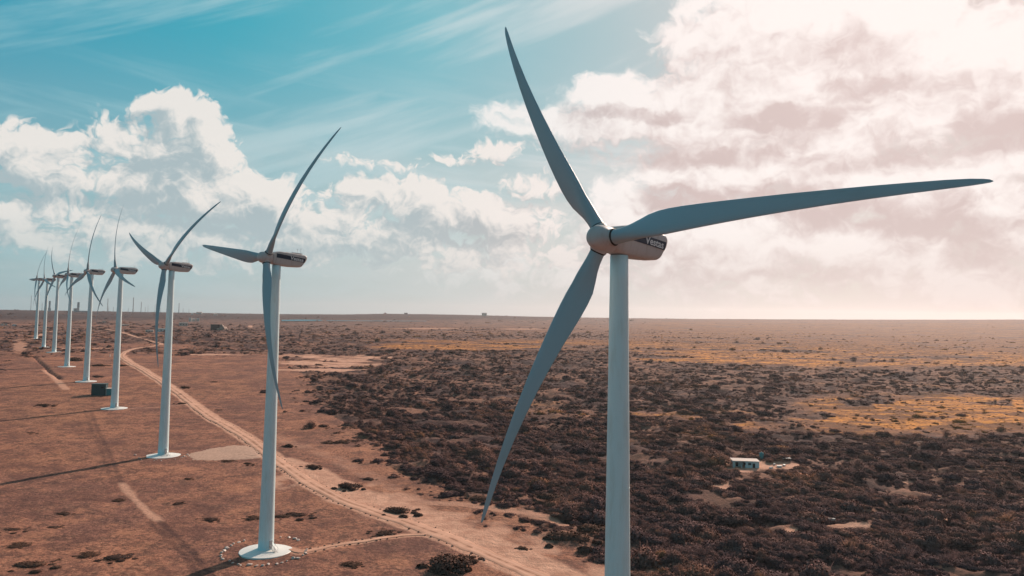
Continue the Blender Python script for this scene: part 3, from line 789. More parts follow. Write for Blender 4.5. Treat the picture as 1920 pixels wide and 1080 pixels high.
# ---------------------------------------------------------------- bushes
def bush_mesh(name, seed, leaves=900, flat=.5, leaf=.11, twig=.1, sats=0, sparse=False):
    """unit bush, radius 1: mounds of many leaf clumps over a few stems"""
    g = np.random.default_rng(seed); V = []; Fc = []; NN = []
    nl = g.integers(4, 8); lobes = []
    for k in range(nl):
        a = g.uniform(0, 6.28); d = g.uniform(0, .62); r_ = g.uniform(.28, .5); lobes.append((d*math.cos(a), d*math.sin(a), r_*.75*flat*g.uniform(.6, 1.3), r_, r_*flat*g.uniform(1.0, 1.6)))
    lobes.append((0, 0, .35*flat, .5, .75*flat))
    for k in range(sats):
        a = g.uniform(0, 6.28); d = g.uniform(.75, 1.35); r_ = g.uniform(.10, .26); lobes.append((d*math.cos(a), d*math.sin(a), r_*.2, r_, r_*.7))
    for k in range(leaves):
        lx, ly, lz, lr, lh = lobes[g.integers(len(lobes))]
        d = g.normal(size=3); d /= np.linalg.norm(d); 
        if d[2] < -.25: d[2] = -d[2]
        rad = g.uniform(.72, 1.08) if g.random() < .93 else g.uniform(1.05, 1.35)
        p = np.array([lx+d[0]*lr*rad, ly+d[1]*lr*rad, max(.01, lz+d[2]*lh*rad)])
        nn = d+g.normal(size=3)*.55; nn /= np.linalg.norm(nn)
        t1 = np.cross(nn, [0.3, .2, 1]); t1 /= np.linalg.norm(t1)+1e-9; t2 = np.cross(nn, t1); s_ = leaf*g.uniform(.5, 1.4)
        b_ = len(V); a0 = g.uniform(0, 6.28); kk = 5
        for q in range(kk):
            aa = a0+q*2*math.pi/kk; rr = s_*g.uniform(.55, 1.15); V.append(tuple(p+t1*rr*math.cos(aa)+t2*rr*math.sin(aa)+nn*g.uniform(-.2, .2)*s_))
        Fc.append(tuple(range(b_, b_+kk)))
        q_ = d+g.normal(size=3)*.32+np.array([0, 0, .25])+p*.6; q_ /= np.linalg.norm(q_); NN += [tuple(q_)]*kk
    for k in range(70 if sparse else 14):
        a = g.uniform(0, 6.28); d = g.uniform(.1, .8); p0 = np.array([g.normal()*.05, g.normal()*.05, -.25]); p1 = np.array([d*math.cos(a), d*math.sin(a), flat*g.uniform(.5, 1.3)])
        w = .02; b_ = len(V)
        for (pp, ww) in ((p0, w), (p1, w*.4)):
            for q in range(3): V.append((pp[0]+ww*math.cos(q*2.09), pp[1]+ww*math.sin(q*2.09), pp[2]))
        for q in range(3): Fc.append((b_+q, b_+(q+1) % 3, b_+3+(q+1) % 3, b_+3+q)); NN += [(0, 0, 1)]*4
    me = bpy.data.meshes.new(name); me.from_pydata(V, [], Fc); me.update()
    for p_ in me.polygons: p_.use_smooth = True
    me.normals_split_custom_set(NN); return me
def leaf_mat(attr):
    def f(tt, b):
        tint = tt.n('ShaderNodeAttribute', attribute_name='tint'); tint.attribute_type = 'INSTANCER' if attr else 'OBJECT'
        k = tint.outputs['Fac'] if attr else tt.n('ShaderNodeObjectInfo').outputs['Random']
        oc = tt.n('ShaderNodeTexCoord').outputs['Object']
        n = tt.noise(oc, 4.0, 4, .6)
        n0 = tt.noise(tt.v('SCALE', posco(tt), sc=1/60.), 1.0, 4, .6)
        if attr:
            c = tt.ramp(k, [(0, (.125, .078, .080)), (.25, (.215, .120, .105)), (.5, (.30, .155, .11)), (.75, (.46, .215, .095)), (1, (.64, .30, .11))])
        else:
            c = tt.ramp(k, [(0, (.095, .062, .054)), (1, (.17, .098, .07))])
        c = tt.mix(tt.m('MULTIPLY', tt.ss(n, .4, .65), .45), c, (.085, .05, .05))
        c = tt.mix(tt.m('MULTIPLY', tt.ss(n0, .5, .65), .3), c, (.16, .08, .05))
        tt.set(b.inputs['Base Color'], c)
    return f
M_scrub = mat('scrub_leaves', leaf_mat(True), .9, .03); M_bush = mat('bush_leaves', leaf_mat(False), .9, .03)
kinds = bpy.data.collections.new('scrub_kinds')
for k in range(9):
    me = bush_mesh('scrub', 100+k, [2600, 2600, 2200, 2200, 2600, 1800, 1500, 350, 200][k], [.30, .36, .42, .55, .36, .24, .8, .9, 1.1][k], .045, sparse=k > 6); me.materials.append(M_scrub)
    if k > 6:
        for v_ in me.vertices: v_.co *= .55
    kinds.objects.link(bpy.data.objects.new('scrub_clump', me))
# scatter
def scatter():
    P_ = []; S_ = []; T_ = []; I_ = []
    N = 470000
    a = np.radians(rng.uniform(-40, 40, N)); ns = 130000
    asd = np.radians(rng.uniform(40, 66, ns))*rng.choice([-1, 1], ns); a = np.concatenate([a, asd]); N = N+ns
    # radial density: uniform per area near, thinning with distance
    u = rng.random(N)
    r0, r1 = 150., 2600.
    p_ = -.45
    r_ = (r0**p_+u*(r1**p_-r0**p_))**(1/p_)
    rfar = np.sqrt(rng.uniform(2100**2, 5900**2, 26000)); r_ = np.concatenate([r_, rfar]); a = np.concatenate([a, np.radians(rng.uniform(-38, 38, 26000))]); N = len(r_)
    x = r_*np.sin(a); y = r_*np.cos(a); z = H(x, y)
    sand, scrub, gold, dark = masks(x, y, z)
    z = z+hummock(x, y, scrub, r_)
    xj, yj = x+rng.normal(0, 9, N), y+rng.normal(0, 14, N)
    scrub_ = masks(xj, yj, H(xj, yj))[1]; edge = (scrub < .15) & (scrub_ > .3)
    scrub = np.where(edge, .30, np.minimum(scrub, scrub_*.6+scrub*.4))
    j = fbm(x/22., y/22., 3, 200); jb = fbm(x/70., y/70., 3, 210)
    size = np.exp(rng.normal(0, .5, N))*1.2
    size = np.where(rng.random(N) < .10, size*2.0, size*rng.uniform(.5, 1.2, N))
    size = np.minimum(size, 7.5)*np.clip(r_/700, 1, 5)**.5
    jc = fbm(x/38., y/24., 3, 230)
    dens = np.clip(scrub*.82+(j*1.3+jb*.5+jc*1.3)*(scrub > .05), 0, 1)*np.clip(1.25-r_/2600, .35, 1)
    dens = np.where(gold > .35, np.minimum(dens, .22), dens)
    dens = np.maximum(dens, gold*.18*(r_ < 1500))
    meadow = (scrub < .15) & (gold < .15) & (sand < .15)
    dens = np.where(meadow, .03+.6*sst(j+jb*.6, .10, .4)+.35*sst(-seg_dist(x, y, REDPATCH), -14, -2), dens)
    size = np.where(meadow, np.minimum(size*.27, .8), size)
    size = np.where(gold > .3, size*.6, size)
    hf = np.where(meadow, .45, 1.0)
    keep = rng.random(N) < dens
    keep &= ~((sand > .3))
    for c_ in KEEPOUT: keep &= np.hypot(x-c_[0], y-c_[1]) > c_[2]+size
    for (X_, Y_, Z_) in TURB: keep &= np.hypot(x-X_, y-Y_) > 9.5
    for pts, w in ((ROAD, 4.0), (SECOND, 2.5), (SIDE, 2.4)): keep &= seg_dist(x, y, pts) > w+size*.6
    x, y, z, size, gold, scrub, j, jb, hf, jc = [q[keep] for q in (x, y, z, size, gold, scrub, j, jb, hf, jc)]
    n = len(x)
    tint = np.clip(.12+.14*rng.normal(size=n)+gold*.62+jb*.45+jc*.45+sst(np.hypot(x, y), 350, 1500)*.16, 0, 1)  # noise patches put lit and dark variation of the scrub into the tint
    hh = rng.uniform(.6, 1.1, n)*hf
    return x, y, z-.15, size, tint, hh
KEEPOUT = []

# ---------------------------------------------------------------- individual bushes in the clearing
bush_me = []
for k in range(6):
    me = bush_mesh('shrub', 300+k, 4200, [.42, .5, .6, .45, .55, .5][k], .05, sats=7); me.materials.append(M_bush); bush_me.append(me)
BUSHES = [  # x, y of the base in the photo, half width in metres, height factor, label
 (752, 961, 5.6, 1.0, 'rounded dark bush right of the dirt road, alone on bare sand', 1),
 (651, 915, 5.0, 1.1, 'dark bush with a shadowed left flank between the sandy trails', 1),
 (838, 1064, 7.0, 1.0, 'large dark bush at the bottom edge, left of the dirt road', 2),
 (873, 1052, 4.2, 1.1, 'smaller bush touching the right end of the large bottom-edge bush', 1),
 (585, 877, 4.5, .8, 'low wide bush on the sand just right of the second tower', 1),
 (541, 838, 3.3, 1.2, 'small bush beside the dirt road right behind the second tower', 1),
 (562, 966, 4.6, .5, 'flat dark bush on the turf right of the second tower', 1),
 (528, 968, 3.6, .5, 'flat dark bush almost touching the second tower on its right', 1),
 (475, 972, 3.4, .5, 'thin patchy bush left of the second tower', 1),
 (722, 1000, 4.2, .6, 'low dark bush at the junction of the stone edged path and road', 1),
 (653, 1059, 4.0, .45, 'flat lens shaped bush below the stone edged path', 1),
 (980, 1029, 2.3, .8, 'tiny dark bush alone on the sand right of the road', 1),
 (1078, 1015, 8.5, 1.0, 'large dark bush at the scrub edge just left of the nearest tower', 1),
 (1105, 996, 6.5, .9, 'dark bush behind the large one beside the nearest tower', 1),
 (895, 935, 4.0, .6, 'low bush on the scrub border above the loop track', 1),
 (640, 829, 5.5, .5, 'long flat bush on brown turf upper of the two pale clearing bushes', 1),
 (612, 831, 4.5, .5, 'long flat bush on brown turf lower of the two pale clearing bushes', 1),
 (690, 899, 3.4, .6, 'low faint bush just above the bush between the trails', 1),
 (66, 1060, 5.0, .6, 'flat dark bush in the bottom left corner', 1),
 (215, 1046, 4.2, .5, 'flat grey brown bush at bottom left, left of the long shadow', 1),
 (165, 1041, 3.4, .5, 'low bush between the two flat bottom left bushes', 1),
 (340, 757, 3.6, .8, 'small bush at the left verge of the road bend behind third tower', 0),
 (345, 727, 5.0, .7, 'dark bush on the turf right of the third tower', 0),
 (338, 740, 2.8, .7, 'small dark tuft below the bush right of the third tower', 0),
 (86, 760, 5.2, .6, 'grey brown bush on open turf left of the fourth turbine', 0),
 (228, 686, 4.5, .9, 'dark bush tucked inside the sharp bend of the dirt road', 0),
 (140, 676, 7.5, 1.0, 'broad dark bush right of the fourth turbine from the far end', 0),
 (186, 686, 8.0, .7, 'long dark bush between the two towers before the road bend', 0),
 (181, 707, 6.0, .6, 'flat dark bush directly above the dark green shed', 0),
 (352, 898, 2.6, .5, 'little bush below the gravel pad', 1),
 (467, 870, 2.6, .8, 'small dark bush on the lower right corner of the gravel pad', 1),
 (425, 864, 3.5, .35, 'thin line of scrub along the front edge of the gravel pad', 1),
 (222, 938, 2.6, .45, 'small dark tuft left of the pale earth streak', 1),
 (335, 944, 3.0, .5, 'small scattered bush right of the pale earth streak', 1),
 (392, 975, 3.6, .5, 'reddish scattered bush midway between pale streak and second tower', 1),
 (118, 963, 3.4, .35, 'thin dark streak of scrub on the left turf, upper one', 1),
 (28, 993, 3.4, .35, 'thin dark streak of scrub at the left edge of the photo', 1),
 (100, 988, 2.6, .35, 'thin dark streak of scrub on the left turf, lower one', 1),
 (35, 1022, 3.6, .35, 'thin dark streak of scrub above the bottom left corner bush', 1),
 (410, 793, 3.0, .4, 'low dark streak on the turf right of the road', 0),
 (408, 769, 3.4, .35, 'low dark streak of scrub just above another right of the road', 0),
 (402, 716, 4.0, .4, 'small dark streak on the upper turf right of the third tower', 0),
 (60, 812, 3.0, .4, 'dark tuft on the far left turf below a long shadow', 0),
 (1025, 935, 6.0, .9, 'bush on the scrub edge by the tip of the lowest blade', 0),
]
tree_pts = []
for k, (px, py, hw, hf, lab, big) in enumerate(BUSHES):
    p = at(px, py); KEEPOUT.append((p.x, p.y, hw*.6))
    o = bpy.data.objects.new('shrub', bush_me[k % 6]); link(o)
    o.location = (p.x, p.y, p.z-.1); o.rotation_euler = (0, 0, random.uniform(0, 6.28)); s_ = hw
    o.scale = (s_, s_*.8, s_*.8*hf*.8); o.rotation_euler = (0, 0, random.uniform(-.3, .3)+(3.14 if k % 2 else 0))
    tag(o, lab, 'shrub', 'isolated shrubs on the open turf')

x, y, z, size, tint, hh = scatter()
print('scrub instances', len(x))
sme = bpy.data.meshes.new('scrub'); sme.vertices.add(len(x)); sme.vertices.foreach_set('co', np.stack([x, y, z], 1).ravel()); sme.update()
def fa(nm, typ, arr, key='value'):
    a_ = sme.attributes.new(nm, typ, 'POINT'); a_.data.foreach_set(key, arr.ravel())
sc_ = np.stack([size, size*.9, size*hh*.85], 1).astype(np.float32)
fa('scl', 'FLOAT_VECTOR', sc_, 'vector'); fa('rot', 'FLOAT', rng.uniform(0, 6.28, len(x)).astype(np.float32)); fa('tint', 'FLOAT', tint.astype(np.float32))
fa('kind_index', 'INT', rng.integers(0, 9, len(x)).astype(np.int32))
sco = bpy.data.objects.new('scrub', sme); link(sco); sco['kind'] = 'stuff'; sco['label'] = 'low dry thorn scrub covering the plain'; sco['category'] = 'scrub'
gn = bpy.data.node_groups.new('scrub_scatter', 'GeometryNodeTree')
gn.interface.new_socket('Geometry', in_out='INPUT', socket_type='NodeSocketGeometry'); gn.interface.new_socket('Geometry', in_out='OUTPUT', socket_type='NodeSocketGeometry')
gi = gn.nodes.new('NodeGroupInput'); gout = gn.nodes.new('NodeGroupOutput')
ci = gn.nodes.new('GeometryNodeCollectionInfo'); ci.inputs['Collection'].default_value = kinds; ci.inputs['Separate Children'].default_value = True; ci.inputs['Reset Children'].default_value = True
ip = gn.nodes.new('GeometryNodeInstanceOnPoints'); ip.inputs['Pick Instance'].default_value = True
def na(nm, typ):
    o = gn.nodes.new('GeometryNodeInputNamedAttribute'); o.data_type = typ; o.inputs['Name'].default_value = nm; return o.outputs['Attribute']
cr = gn.nodes.new('ShaderNodeCombineXYZ'); L_ = gn.links.new
L_(na('rot', 'FLOAT'), cr.inputs[2]); L_(gi.outputs[0], ip.inputs['Points']); L_(ci.outputs[0], ip.inputs['Instance'])
L_(na('kind_index', 'INT'), ip.inputs['Instance Index']); L_(cr.outputs[0], ip.inputs['Rotation']); L_(na('scl', 'FLOAT_VECTOR'), ip.inputs['Scale'])
L_(ip.outputs[0], gout.inputs[0])
md = sco.modifiers.new('scatter', 'NODES'); md.node_group = gn

# ---------------------------------------------------------------- stones
M_stone = mat('pale_stone', paint((.62, .50, .44), .4, 2), .9, .2); M_stone2 = mat('brown_stone', paint((.20, .12, .09), .4, 2), .9, .2)
def stone_mesh(seed, m_):
    bm = bmesh.new(); bmesh.ops.create_icosphere(bm, subdivisions=2, radius=1); g = random.Random(seed)
    sx, sy, sz = g.uniform(.8, 1.3), g.uniform(.7, 1), g.uniform(.55, .85); pl = [(Vector((g.gauss(0, 1), g.gauss(0, 1), g.gauss(0, .8))).normalized(), g.uniform(.55, .85)) for _ in range(9)]
    for v in bm.verts:
        c = v.co.copy()
        for n_, d_ in pl:
            e = c.dot(n_)-d_
            if e > 0: c -= n_*e
        v.co = Vector((c.x*sx, c.y*sy, c.z*sz))
    me = bpy.data.meshes.new('stone'); bm.to_mesh(me); bm.free(); me.materials.append(m_); return me
st1 = [stone_mesh(k, M_stone) for k in range(5)]; st2 = [stone_mesh(k+9, M_stone2) for k in range(5)]
def stone(x, y, r_, pool, lab, grp):
    o = bpy.data.objects.new('stone', random.choice(pool)); link(o); o.location = (x, y, Hs(x, y)+.25*r_); o.scale = (r_,)*3; o.rotation_euler = (0, 0, random.uniform(0, 6.28))
    tag(o, lab, 'stone', grp)
X2, Y2, _ = TURB[1]
for k in range(42):
    a = 2*math.pi*k/42+random.uniform(-.05, .05)
    ang_ = math.degrees(a) % 360
    if 15 < ang_ < 50 or (90 < ang_ < 130): continue
    rr_ = 11.3*random.uniform(.95, 1.04)
    stone(X2+rr_*math.cos(a), Y2+rr_*math.sin(a), random.uniform(.34, .70), st1, 'pale stone in the ring around the white base of the second nearest turbine', 'pale stones ringing the second turbine base')
X3, Y3, _ = TURB[2]
for k in range(16):
    a = math.radians(random.uniform(180, 380)); rr_ = 10.5*random.uniform(.9, 1.1)
    stone(X3+rr_*math.cos(a), Y3+rr_*math.sin(a), random.uniform(.3, .55), st1, 'pale stone in the broken ring around the base beside the gravel pad', 'pale stones round the third turbine base')
def edge_stones(pts, off, spacing, i0, i1, pool, lab, grp, rs=(.25, .5)):
    C_ = resample(pts, spacing)
    n = len(C_)
    for k in range(int(i0*n), int(i1*n)-1):
        p = C_[k]; d = C_[k+1]-p; d.z = 0; d.normalize(); nr_ = Vector((-d.y, d.x, 0))
        q = p+nr_*(off+random.uniform(-.3, .3))+d*random.uniform(-.6, .6)
        if random.random() < .12: continue
        stone(q.x, q.y, random.uniform(*rs), pool, lab, grp)
edge_stones(SIDE, 1.5, 2.0, .15, .85, st2, 'brown stone in the row along the lower side of the footpath to the second turbine', 'brown stones edging the footpath')
edge_stones(SIDE, -1.5, 2.0, .22, .85, st2, 'brown stone in the row along the upper side of the footpath to the second turbine', 'brown stones edging the footpath')
edge_stones(ROAD, 3.3, 3.2, .02, .20, st2, 'brown stone lining the far side of the dirt road', 'brown stones lining the far road edge', (.25, .55))
edge_stones(ROAD, -3.2, 3.4, .03, .17, st2, 'brown stone lining the near side of the dirt road', 'brown stones lining the near road edge', (.15, .35))

# ---------------------------------------------------------------- buildings
M_plaster = mat('pale_blue_plaster', paint((.66, .70, .70), .4), .85, .1)
M_wwall = mat('white_wall', paint((.68, .64, .60), .35), .85, .1)
M_roofp = mat('pale_roof', paint((.62, .50, .44), .3), .8, .1)
M_dkgreen = mat('dark_green_metal', paint((.028, .075, .078), .35), .5, .3)
M_opening = mat('dark_opening', (.02, .022, .025), .6)
M_farwall = mat('far_wall', paint((.55, .48, .42), .3), .9, .1)
M_bluepaint = mat('teal_paint', paint((.07, .25, .27), .3), .6, .2)
def yawto(p, extra=0): return math.atan2(-p.x, p.y)+extra      # local x across the view, local -y towards the camera
def bobj(name, boxes, m_, parent):
    bm = bmesh.new()
    for c, s_ in boxes: box(bm, c, s_)
    return obj(name, bm, m_, parent)
# equipment shed
p = at(189, 742); t_ = thing('equipment_shed', 'dark green windowless shed with a lower annex beside the fourth turbine', 'shed', p, yawto(p, -.25))
KEEPOUT.append((p.x, p.y, 9))
w_ = bobj('wall', [((-1.6, 3, 3.5), (8.4, 5.4, 7.4))], M_dkgreen, t_)
bobj('door', [((-2.6, .26, 1.4), (2.2, .08, 2.9))], M_dkgreen, t_)
bobj('vent', [((.6, .25, 5.2), (1.6, .08, 1.0))], M_opening, t_)
bobj('roof', [((-1.6, 3, 7.32), (8.8, 5.8, .24))], M_dkgreen, t_)
an = bobj('annex', [((5.2, 2.7, 2.1), (5.2, 4.6, 4.4))], M_bluepaint, t_)
bobj('annex_roof', [((5.3, 2.7, 4.42), (5.5, 4.9, .22))], M_wwall, an)
bobj('ladder', [((2.75, .2, 3.4), (.08, .08, 6.8)), ((3.2, .2, 3.4), (.08, .08, 6.8))]+[((2.97, .2, .6+.5*k), (.42, .06, .06)) for k in range(12)], M_steel, t_)
# house in the scrub
p = at(1399, 877); hy = yawto(p, .18); t_ = thing('scrub_house', 'small flat roofed pale blue house with dark openings in the dark scrub', 'house', (p.x, p.y, p.z+.1), hy); t_.scale = (1, 1, .84)
KEEPOUT.append((p.x, p.y, 9)); KEEPOUT.append((p.x*.975, p.y*.975, 6)); KEEPOUT.append((p.x*.95, p.y*.95, 5)); KEEPOUT.append((p.x+10, p.y+2, 9))
bobj('wall', [((0, 5.9, 1.4), (10.4, .2, 3.4)), ((-5.2, 3, 1.3), (.2, 6, 3.2)), ((5.2, 3, 1.3), (.2, 6, 3.2)), ((2.4, 0, 1.3), (5.6, .2, 3.2)), ((-4.9, .02, 1.3), (.5, .2, 3.2)), ((-1.8, .02, 1.3), (.4, .2, 3.2)), ((-3.4, .02, 2.7), (2.8, .18, .4)), ((-3.4, 2.4, 1.3), (3.4, .2, 3.0))], M_plaster, t_)
bobj('roof', [((0, 3, 3.1), (11.2, 6.9, .22))], M_roofp, t_)
bobj('door', [((3.1, -.13, 1.0), (1.0, .06, 2.1))], M_opening, t_)
wn = bobj('window', [((1.4, -.13, 1.8), (1.1, .05, .9))], M_opening, t_)
bobj('window_frame', [((1.4, -.14, 2.3), (1.3, .08, .1)), ((1.4, -.14, 1.3), (1.3, .08, .1)), ((.8, -.14, 1.8), (.1, .08, .9)), ((2.0, -.14, 1.8), (.1, .08, .9))], M_bluepaint, wn)
bobj('window', [((-.6, -.12, 1.8), (.9, .05, .8))], M_opening, t_)
bobj('door', [((-3.4, 2.28, 1.0), (1.0, .06, 2.0))], M_opening, t_)
q = at(1428, 861); t2 = thing('water_tank', 'small teal water tank standing just behind the scrub house roof', 'water tank', (q.x, q.y, q.z), hy)
V, Fc = lathe([(.9, .2), (.95, .3), (.95, 2.6), (.7, 2.85), (.25, 3.0), (.25, 3.15)], 20); obj('tank', (V, Fc), M_bluepaint, t2, True)
bobj('stand', [((-.6, -.6, -.2), (.15, .15, .9)), ((.6, -.6, -.2), (.15, .15, .9)), ((-.6, .6, -.2), (.15, .15, .9)), ((.6, .6, -.2), (.15, .15, .9)), ((0, 0, .2), (1.9, 1.9, .12))], M_steel, t2)
for kx, ky, kr in ((1435, 878, 5), (1455, 880, 6), (1478, 880, 6), (1500, 879, 5), (1520, 899, 5), (1350, 915, 5), (1570, 990, 6), (1600, 987, 6), (1625, 982, 5), (1487, 1003, 5), (1400, 882, 6), (1385, 883, 5)):
    q = at(kx, ky); KEEPOUT.append((q.x*.985, q.y*.985, kr))
q = at(1476, 868); KEEPOUT.append((q.x, q.y, 7)); t2 = thing('lean_to', 'low open lean-to with a white sheet roof right of the scrub house', 'shelter', q, hy+.1)
bobj('roof', [((0, 1.2, 1.9), (3.6, 2.4, .1))], M_wwall, t2)
for xx in (-1.6, 1.6):
    for yy in (.2, 2.2): bobj('post', [((xx, yy, .85), (.12, .12, 2.0))], M_steel, t2)
for k, (qx, qy, ww, lab) in enumerate([(1461, 876, 1.5, 'white sheet panel lying on the sand between the house and lean-to'), (1470, 874, 1.1, 'smaller pale panel propped beside the lean-to'), (1700, 1032, 1.6, 'pale panel lying alone in the dark scrub at lower right'), (1560, 976, 1.5, 'white crate in the scrub left of a bare earth strip'), (1446, 879, 1.2, 'white crate standing at the right end wall of the scrub house'), (1452, 872, .8, 'small white crate behind the crate by the house end wall')]):
    q = at(qx, qy); bm = bmesh.new(); box(bm, (0, 0, .3), (ww*1.3, ww*.8, .5)); box(bm, (.05, 0, .6), (ww*1.36, ww*.86, .1)); box(bm, (.3*ww, -.44*ww, .32), (.1, .1, .5))
    KEEPOUT.append((q.x, q.y, 3)); o = obj('panel' if k < 3 else 'crate', bm, M_wwall, None); o.location = (q.x, q.y, q.z+.05); o.rotation_euler = (.12, 0, hy+k); tag(o, lab, 'panel' if k < 3 else 'crate')
# marker post near the road bend
q = at(206, 669); t2 = thing('marker_post', 'short white marker post left of the sharp bend in the road', 'post', q, 0)
bobj('post', [((0, 0, 1.2), (.5, .5, 2.4))], M_wwall, t2); bobj('foot', [((0, 0, .1), (.9, .9, .3))], M_conc, t2)
# far buildings: x centre, base y, width px, height px, label, material, roof
def far_building(name, px, py, wpx, hpx, lab, cat, wall, roof, pitched=False, grp=None, depth=.7, nwin=3):
    p = at(px, py); D_ = p.length; w = wpx*D_/F; h = hpx*D_/F
    t_ = thing(name, lab, cat, (p.x, p.y, p.z), yawto(p, random.uniform(-.15, .15)), grp)
    bobj('wall', [((0, w*depth/2, h*.5-1), (w, w*depth, h+2))], wall, t_)
    if pitched:
        V = [(-w*.53, -w*.04, h), (w*.53, -w*.04, h), (w*.53, w*depth+w*.04, h), (-w*.53, w*depth+w*.04, h), (-w*.5, w*depth/2, h*1.45), (w*.5, w*depth/2, h*1.45)]
        obj('roof', (V, [(0, 1, 5, 4), (2, 3, 4, 5), (1, 2, 5), (3, 0, 4), (3, 2, 1, 0)]), roof, t_)
    else: bobj('roof', [((0, w*depth/2, h+h*.05), (w*1.06, w*depth*1.06, h*.12))], roof, t_)
    for k in range(nwin):
        bobj('window', [((-w*.5+w*(k+.5)/nwin, -.06, h*.5), (w*.35/nwin, .2, h*.35))], M_opening, t_)
    return t_
FB = [
 ('farm_building', 344, 611, 13, 5, 'small sunlit pale building in the plain right of the third tower', 'building', M_farwall, M_wwall, False),
 ('storage_shed', 302, 622, 17, 5, 'long pale blue shed just left of the third tower, farther away', 'shed', M_plaster, M_wwall, False),
 ('storage_shed', 280, 623, 12, 3.2, 'dull grey shed at the left end of the long pale blue shed', 'shed', M_farwall, M_plaster, False),
 ('farm_building', 235, 611, 12, 1.8, 'long low building with a pale roof right of the fourth turbine', 'building', M_farwall, M_wwall, False),
 ('farm_building', 196, 604.5, 7, 1.6, 'tiny pale roofed building left of the fourth turbine', 'building', M_farwall, M_wwall, False),
 ('white_house', 356, 603, 4, 6, 'tall narrow white house in the far hamlet behind the third turbine', 'house', M_wwall, M_wwall, False),
 ('white_house', 363, 602.5, 6, 3.5, 'low white house second from the left in the far hamlet', 'house', M_wwall, M_roofp, True),
 ('white_house', 371, 602.5, 5, 4, 'white house at the right end of the far hamlet', 'house', M_wwall, M_roofp, True),
 ('hill_house', 373, 588.5, 9, 2.6, 'white house on the wooded rise at the skyline', 'house', M_wwall, M_roofp, True),
 ('hill_house', 404, 591.5, 6, 2.2, 'small orange house on the wooded rise', 'house', M_roofp, M_roofp, True),
 ('hill_house', 360, 590, 4, 2, 'tiny white house left of the house on the rise', 'house', M_wwall, M_roofp, True),
 ('dark_barn', 403, 619, 14, 9, 'dark cube shaped barn on the plain beside a pale mound', 'barn', M_opening, M_opening, False),
 ('white_house', 4, 610.5, 4, 2.5, 'leftmost tiny white house at the left edge of the plain', 'house', M_wwall, M_wwall, False),
 ('white_house', 11, 610.5, 3.5, 2.5, 'second tiny white house from the left edge of the plain', 'house', M_wwall, M_wwall, False),
 ('white_house', 27, 611, 6, 2.2, 'bluish low house right of two tiny white ones at left edge', 'house', M_plaster, M_wwall, False),
 ('hilltop_block', 908, 592.5, 9, 5.2, 'pale square building alone on the skyline left of the nearest turbine', 'building', M_farwall, M_farwall, False),
 ('hilltop_hut', 761, 589.5, 6, 2.6, 'small dark hut on the low rise of the skyline', 'hut', M_opening, M_opening, False),
]
for b in FB: far_building(*b[:10])
# pale mound beside the barn
q = at(416, 619); bm = bmesh.new(); bmesh.ops.create_icosphere(bm, subdivisions=4, radius=1)
for v in bm.verts:
    k_ = 1+.25*math.sin(5*v.co.x+2)*math.cos(4*v.co.y); v.co = Vector((v.co.x*k_, v.co.y*k_, max(v.co.z, -.1)*k_))
o = obj('earth_mound', bm, mat('pale_earth', paint((.34, .22, .17), .4, 3), .95, .1), None, True); s_ = q.length/F; o.location = q; o.scale = (9*s_, 8*s_, 8.5*s_); tag(o, 'pale rounded earth mound right of the dark barn', 'mound')
# refinery on the skyline
M_haze = mat('far_stack_haze', (.30, .29, .30), .9, .1); M_works = mat('works_cladding', (.42, .42, .42), .8, .1)  # stack grey lightened, distance haze put into the colour
STK = [(57, 24, 1.0, 'thin'), (78, 13, 1.0, 'short'), (201, 22, 1.6, 'tall'), (203, 9, .8, 'short'), (212, 8, 1.0, 'short'), (240, 7, 1.0, 'short'), (249, 25, 2.0, 'tallest'), (264, 18, 1.6, 'tall'), (272, 9, .8, 'short'), (277, 12, .8, 'thin'), (290, 14, .8, 'thin'), (335, 17, 1.8, 'tall'), (343, 8, 1.0, 'short'), (354, 8, .8, 'thin'), (312, 6, .8, 'short'), (300, 8, .8, 'short')]
SLAB = ['leftmost thin stack on the skyline, left of the farthest turbine', 'short stack on the skyline between the two farthest turbines', 'tall stack on the skyline midway between the fifth and fourth turbines',
 'faint short stack just right of a tall one beside the fourth turbine', 'lone short stack just left of the fourth tower', 'short stack just left of the tallest skyline stack', 'tallest stack on the skyline right of the fourth turbine', 'second tall stack right of the tallest skyline stack',
 'faint short stack between the second tall stack and two thin masts', 'left one of two faint thin stacks before the third turbine', 'right one of two faint thin stacks before the third turbine', 'tall stack on the skyline just right of the third tower', 'short stack right beside the tall one past the third tower', 'last thin stack on the skyline right of the third tower',
 'short stack hidden close left of the third tower', 'short stack left of the hanging blade of the third turbine']
DST = 5200.
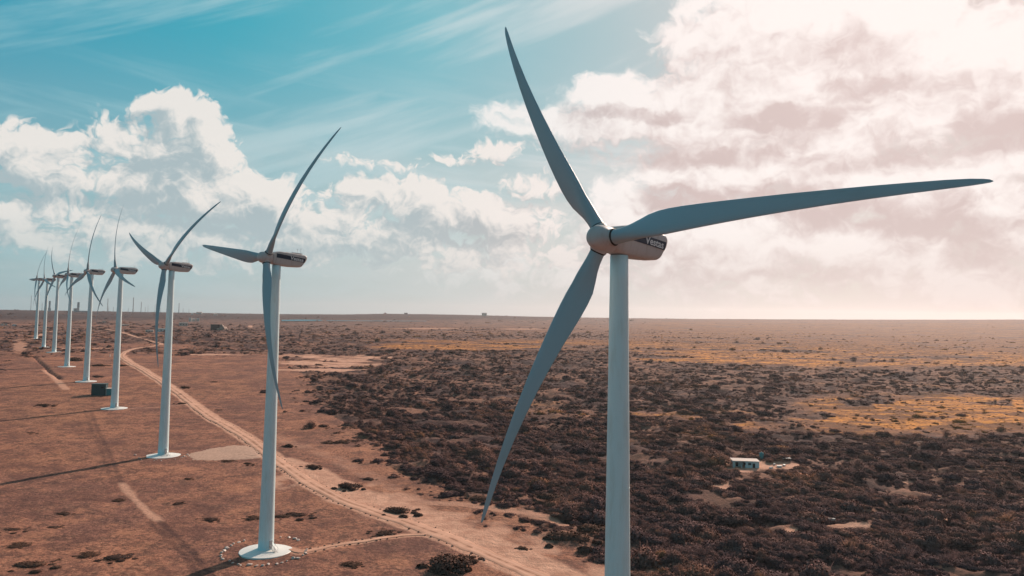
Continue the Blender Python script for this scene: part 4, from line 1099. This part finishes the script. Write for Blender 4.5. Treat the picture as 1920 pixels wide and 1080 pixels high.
for (px, hp, wp, kd), lab in zip(STK, SLAB):
    d = ray(px, 590); h_ = math.hypot(d.x, d.y); x_, y_ = d.x/h_*DST, d.y/h_*DST; g_ = Hs(x_, y_); s_ = DST/F
    t_ = thing('refinery_stack', lab, 'chimney', (x_, y_, g_-4), 0, 'refinery stacks on the left skyline')
    H_ = hp*s_+7; r_ = wp*s_*.30
    V, Fc = lathe([(r_*1.25, 0), (r_*1.05, H_*.3), (r_*.85, H_*.9), (r_*.85, H_-1.5), (r_*1.0, H_-1.4), (r_*1.0, H_)], 14); obj('shaft', (V, Fc), M_haze, t_, True)
    V, Fc = lathe([(r_*1.15, H_*.62), (r_*1.25, H_*.62+.2), (r_*1.25, H_*.62+1.4), (r_*1.15, H_*.62+1.5)], 14); obj('gallery', (V, Fc), M_haze, t_)
def works(px, blocks, name, lab, cat):
    d = ray(px, 590); h_ = math.hypot(d.x, d.y); x_, y_ = d.x/h_*DST, d.y/h_*DST; g_ = Hs(x_, y_); s_ = DST/F
    t_ = thing(name, lab, cat, (x_, y_, g_-3), yawto(Vector((x_, y_, 0))))
    for nm, cx0, w, h, dz in blocks: bobj(nm, [((cx0*s_, dz, h*s_/2+1.5), (w*s_, w*s_, h*s_+3))], M_works, t_)
works(144, [('boiler_house', -2, 6, 6, 0), ('tower_block', 1.5, 3.5, 16, 3), ('annex', 9, 14, 2.2, 2)], 'refinery_works', 'pale stepped refinery block with a tall tower on the skyline left', 'refinery')
works(92, [('base_block', 0, 4, 6, 0), ('tower_block', 0, 2.6, 17, 1), ('top_platform', 0, 3.4, .8, 1)], 'refinery_tower', 'faint square tower on the skyline behind the third farthest turbine', 'tower')
# thin mast right

# ---------------------------------------------------------------- air
HD = 4.8e-5
def haze():
    bm = bmesh.new(); L = 13000.0
    box(bm, (0, 0, (150-900)/2), (2*L, 2*L, 150+900))
    me = bpy.data.meshes.new('haze'); bmesh.ops.recalc_face_normals(bm, faces=bm.faces[:]); bm.to_mesh(me); bm.free()
    mt = bpy.data.materials.new('haze_air'); mt.use_nodes = True; nt = mt.node_tree
    for n in list(nt.nodes): nt.nodes.remove(n)
    v = nt.nodes.new('ShaderNodeVolumePrincipled'); v.inputs['Color'].default_value = (.90, .86, .88, 1); v.inputs['Density'].default_value = HD; v.inputs['Anisotropy'].default_value = .55
    o = nt.nodes.new('ShaderNodeOutputMaterial'); nt.links.new(v.outputs[0], o.inputs['Volume'])
    me.materials.append(mt); ob = bpy.data.objects.new('haze', me); link(ob); ob['kind'] = 'stuff'; ob['label'] = 'thin warm haze in the air over the plain'; ob['category'] = 'haze'
haze()
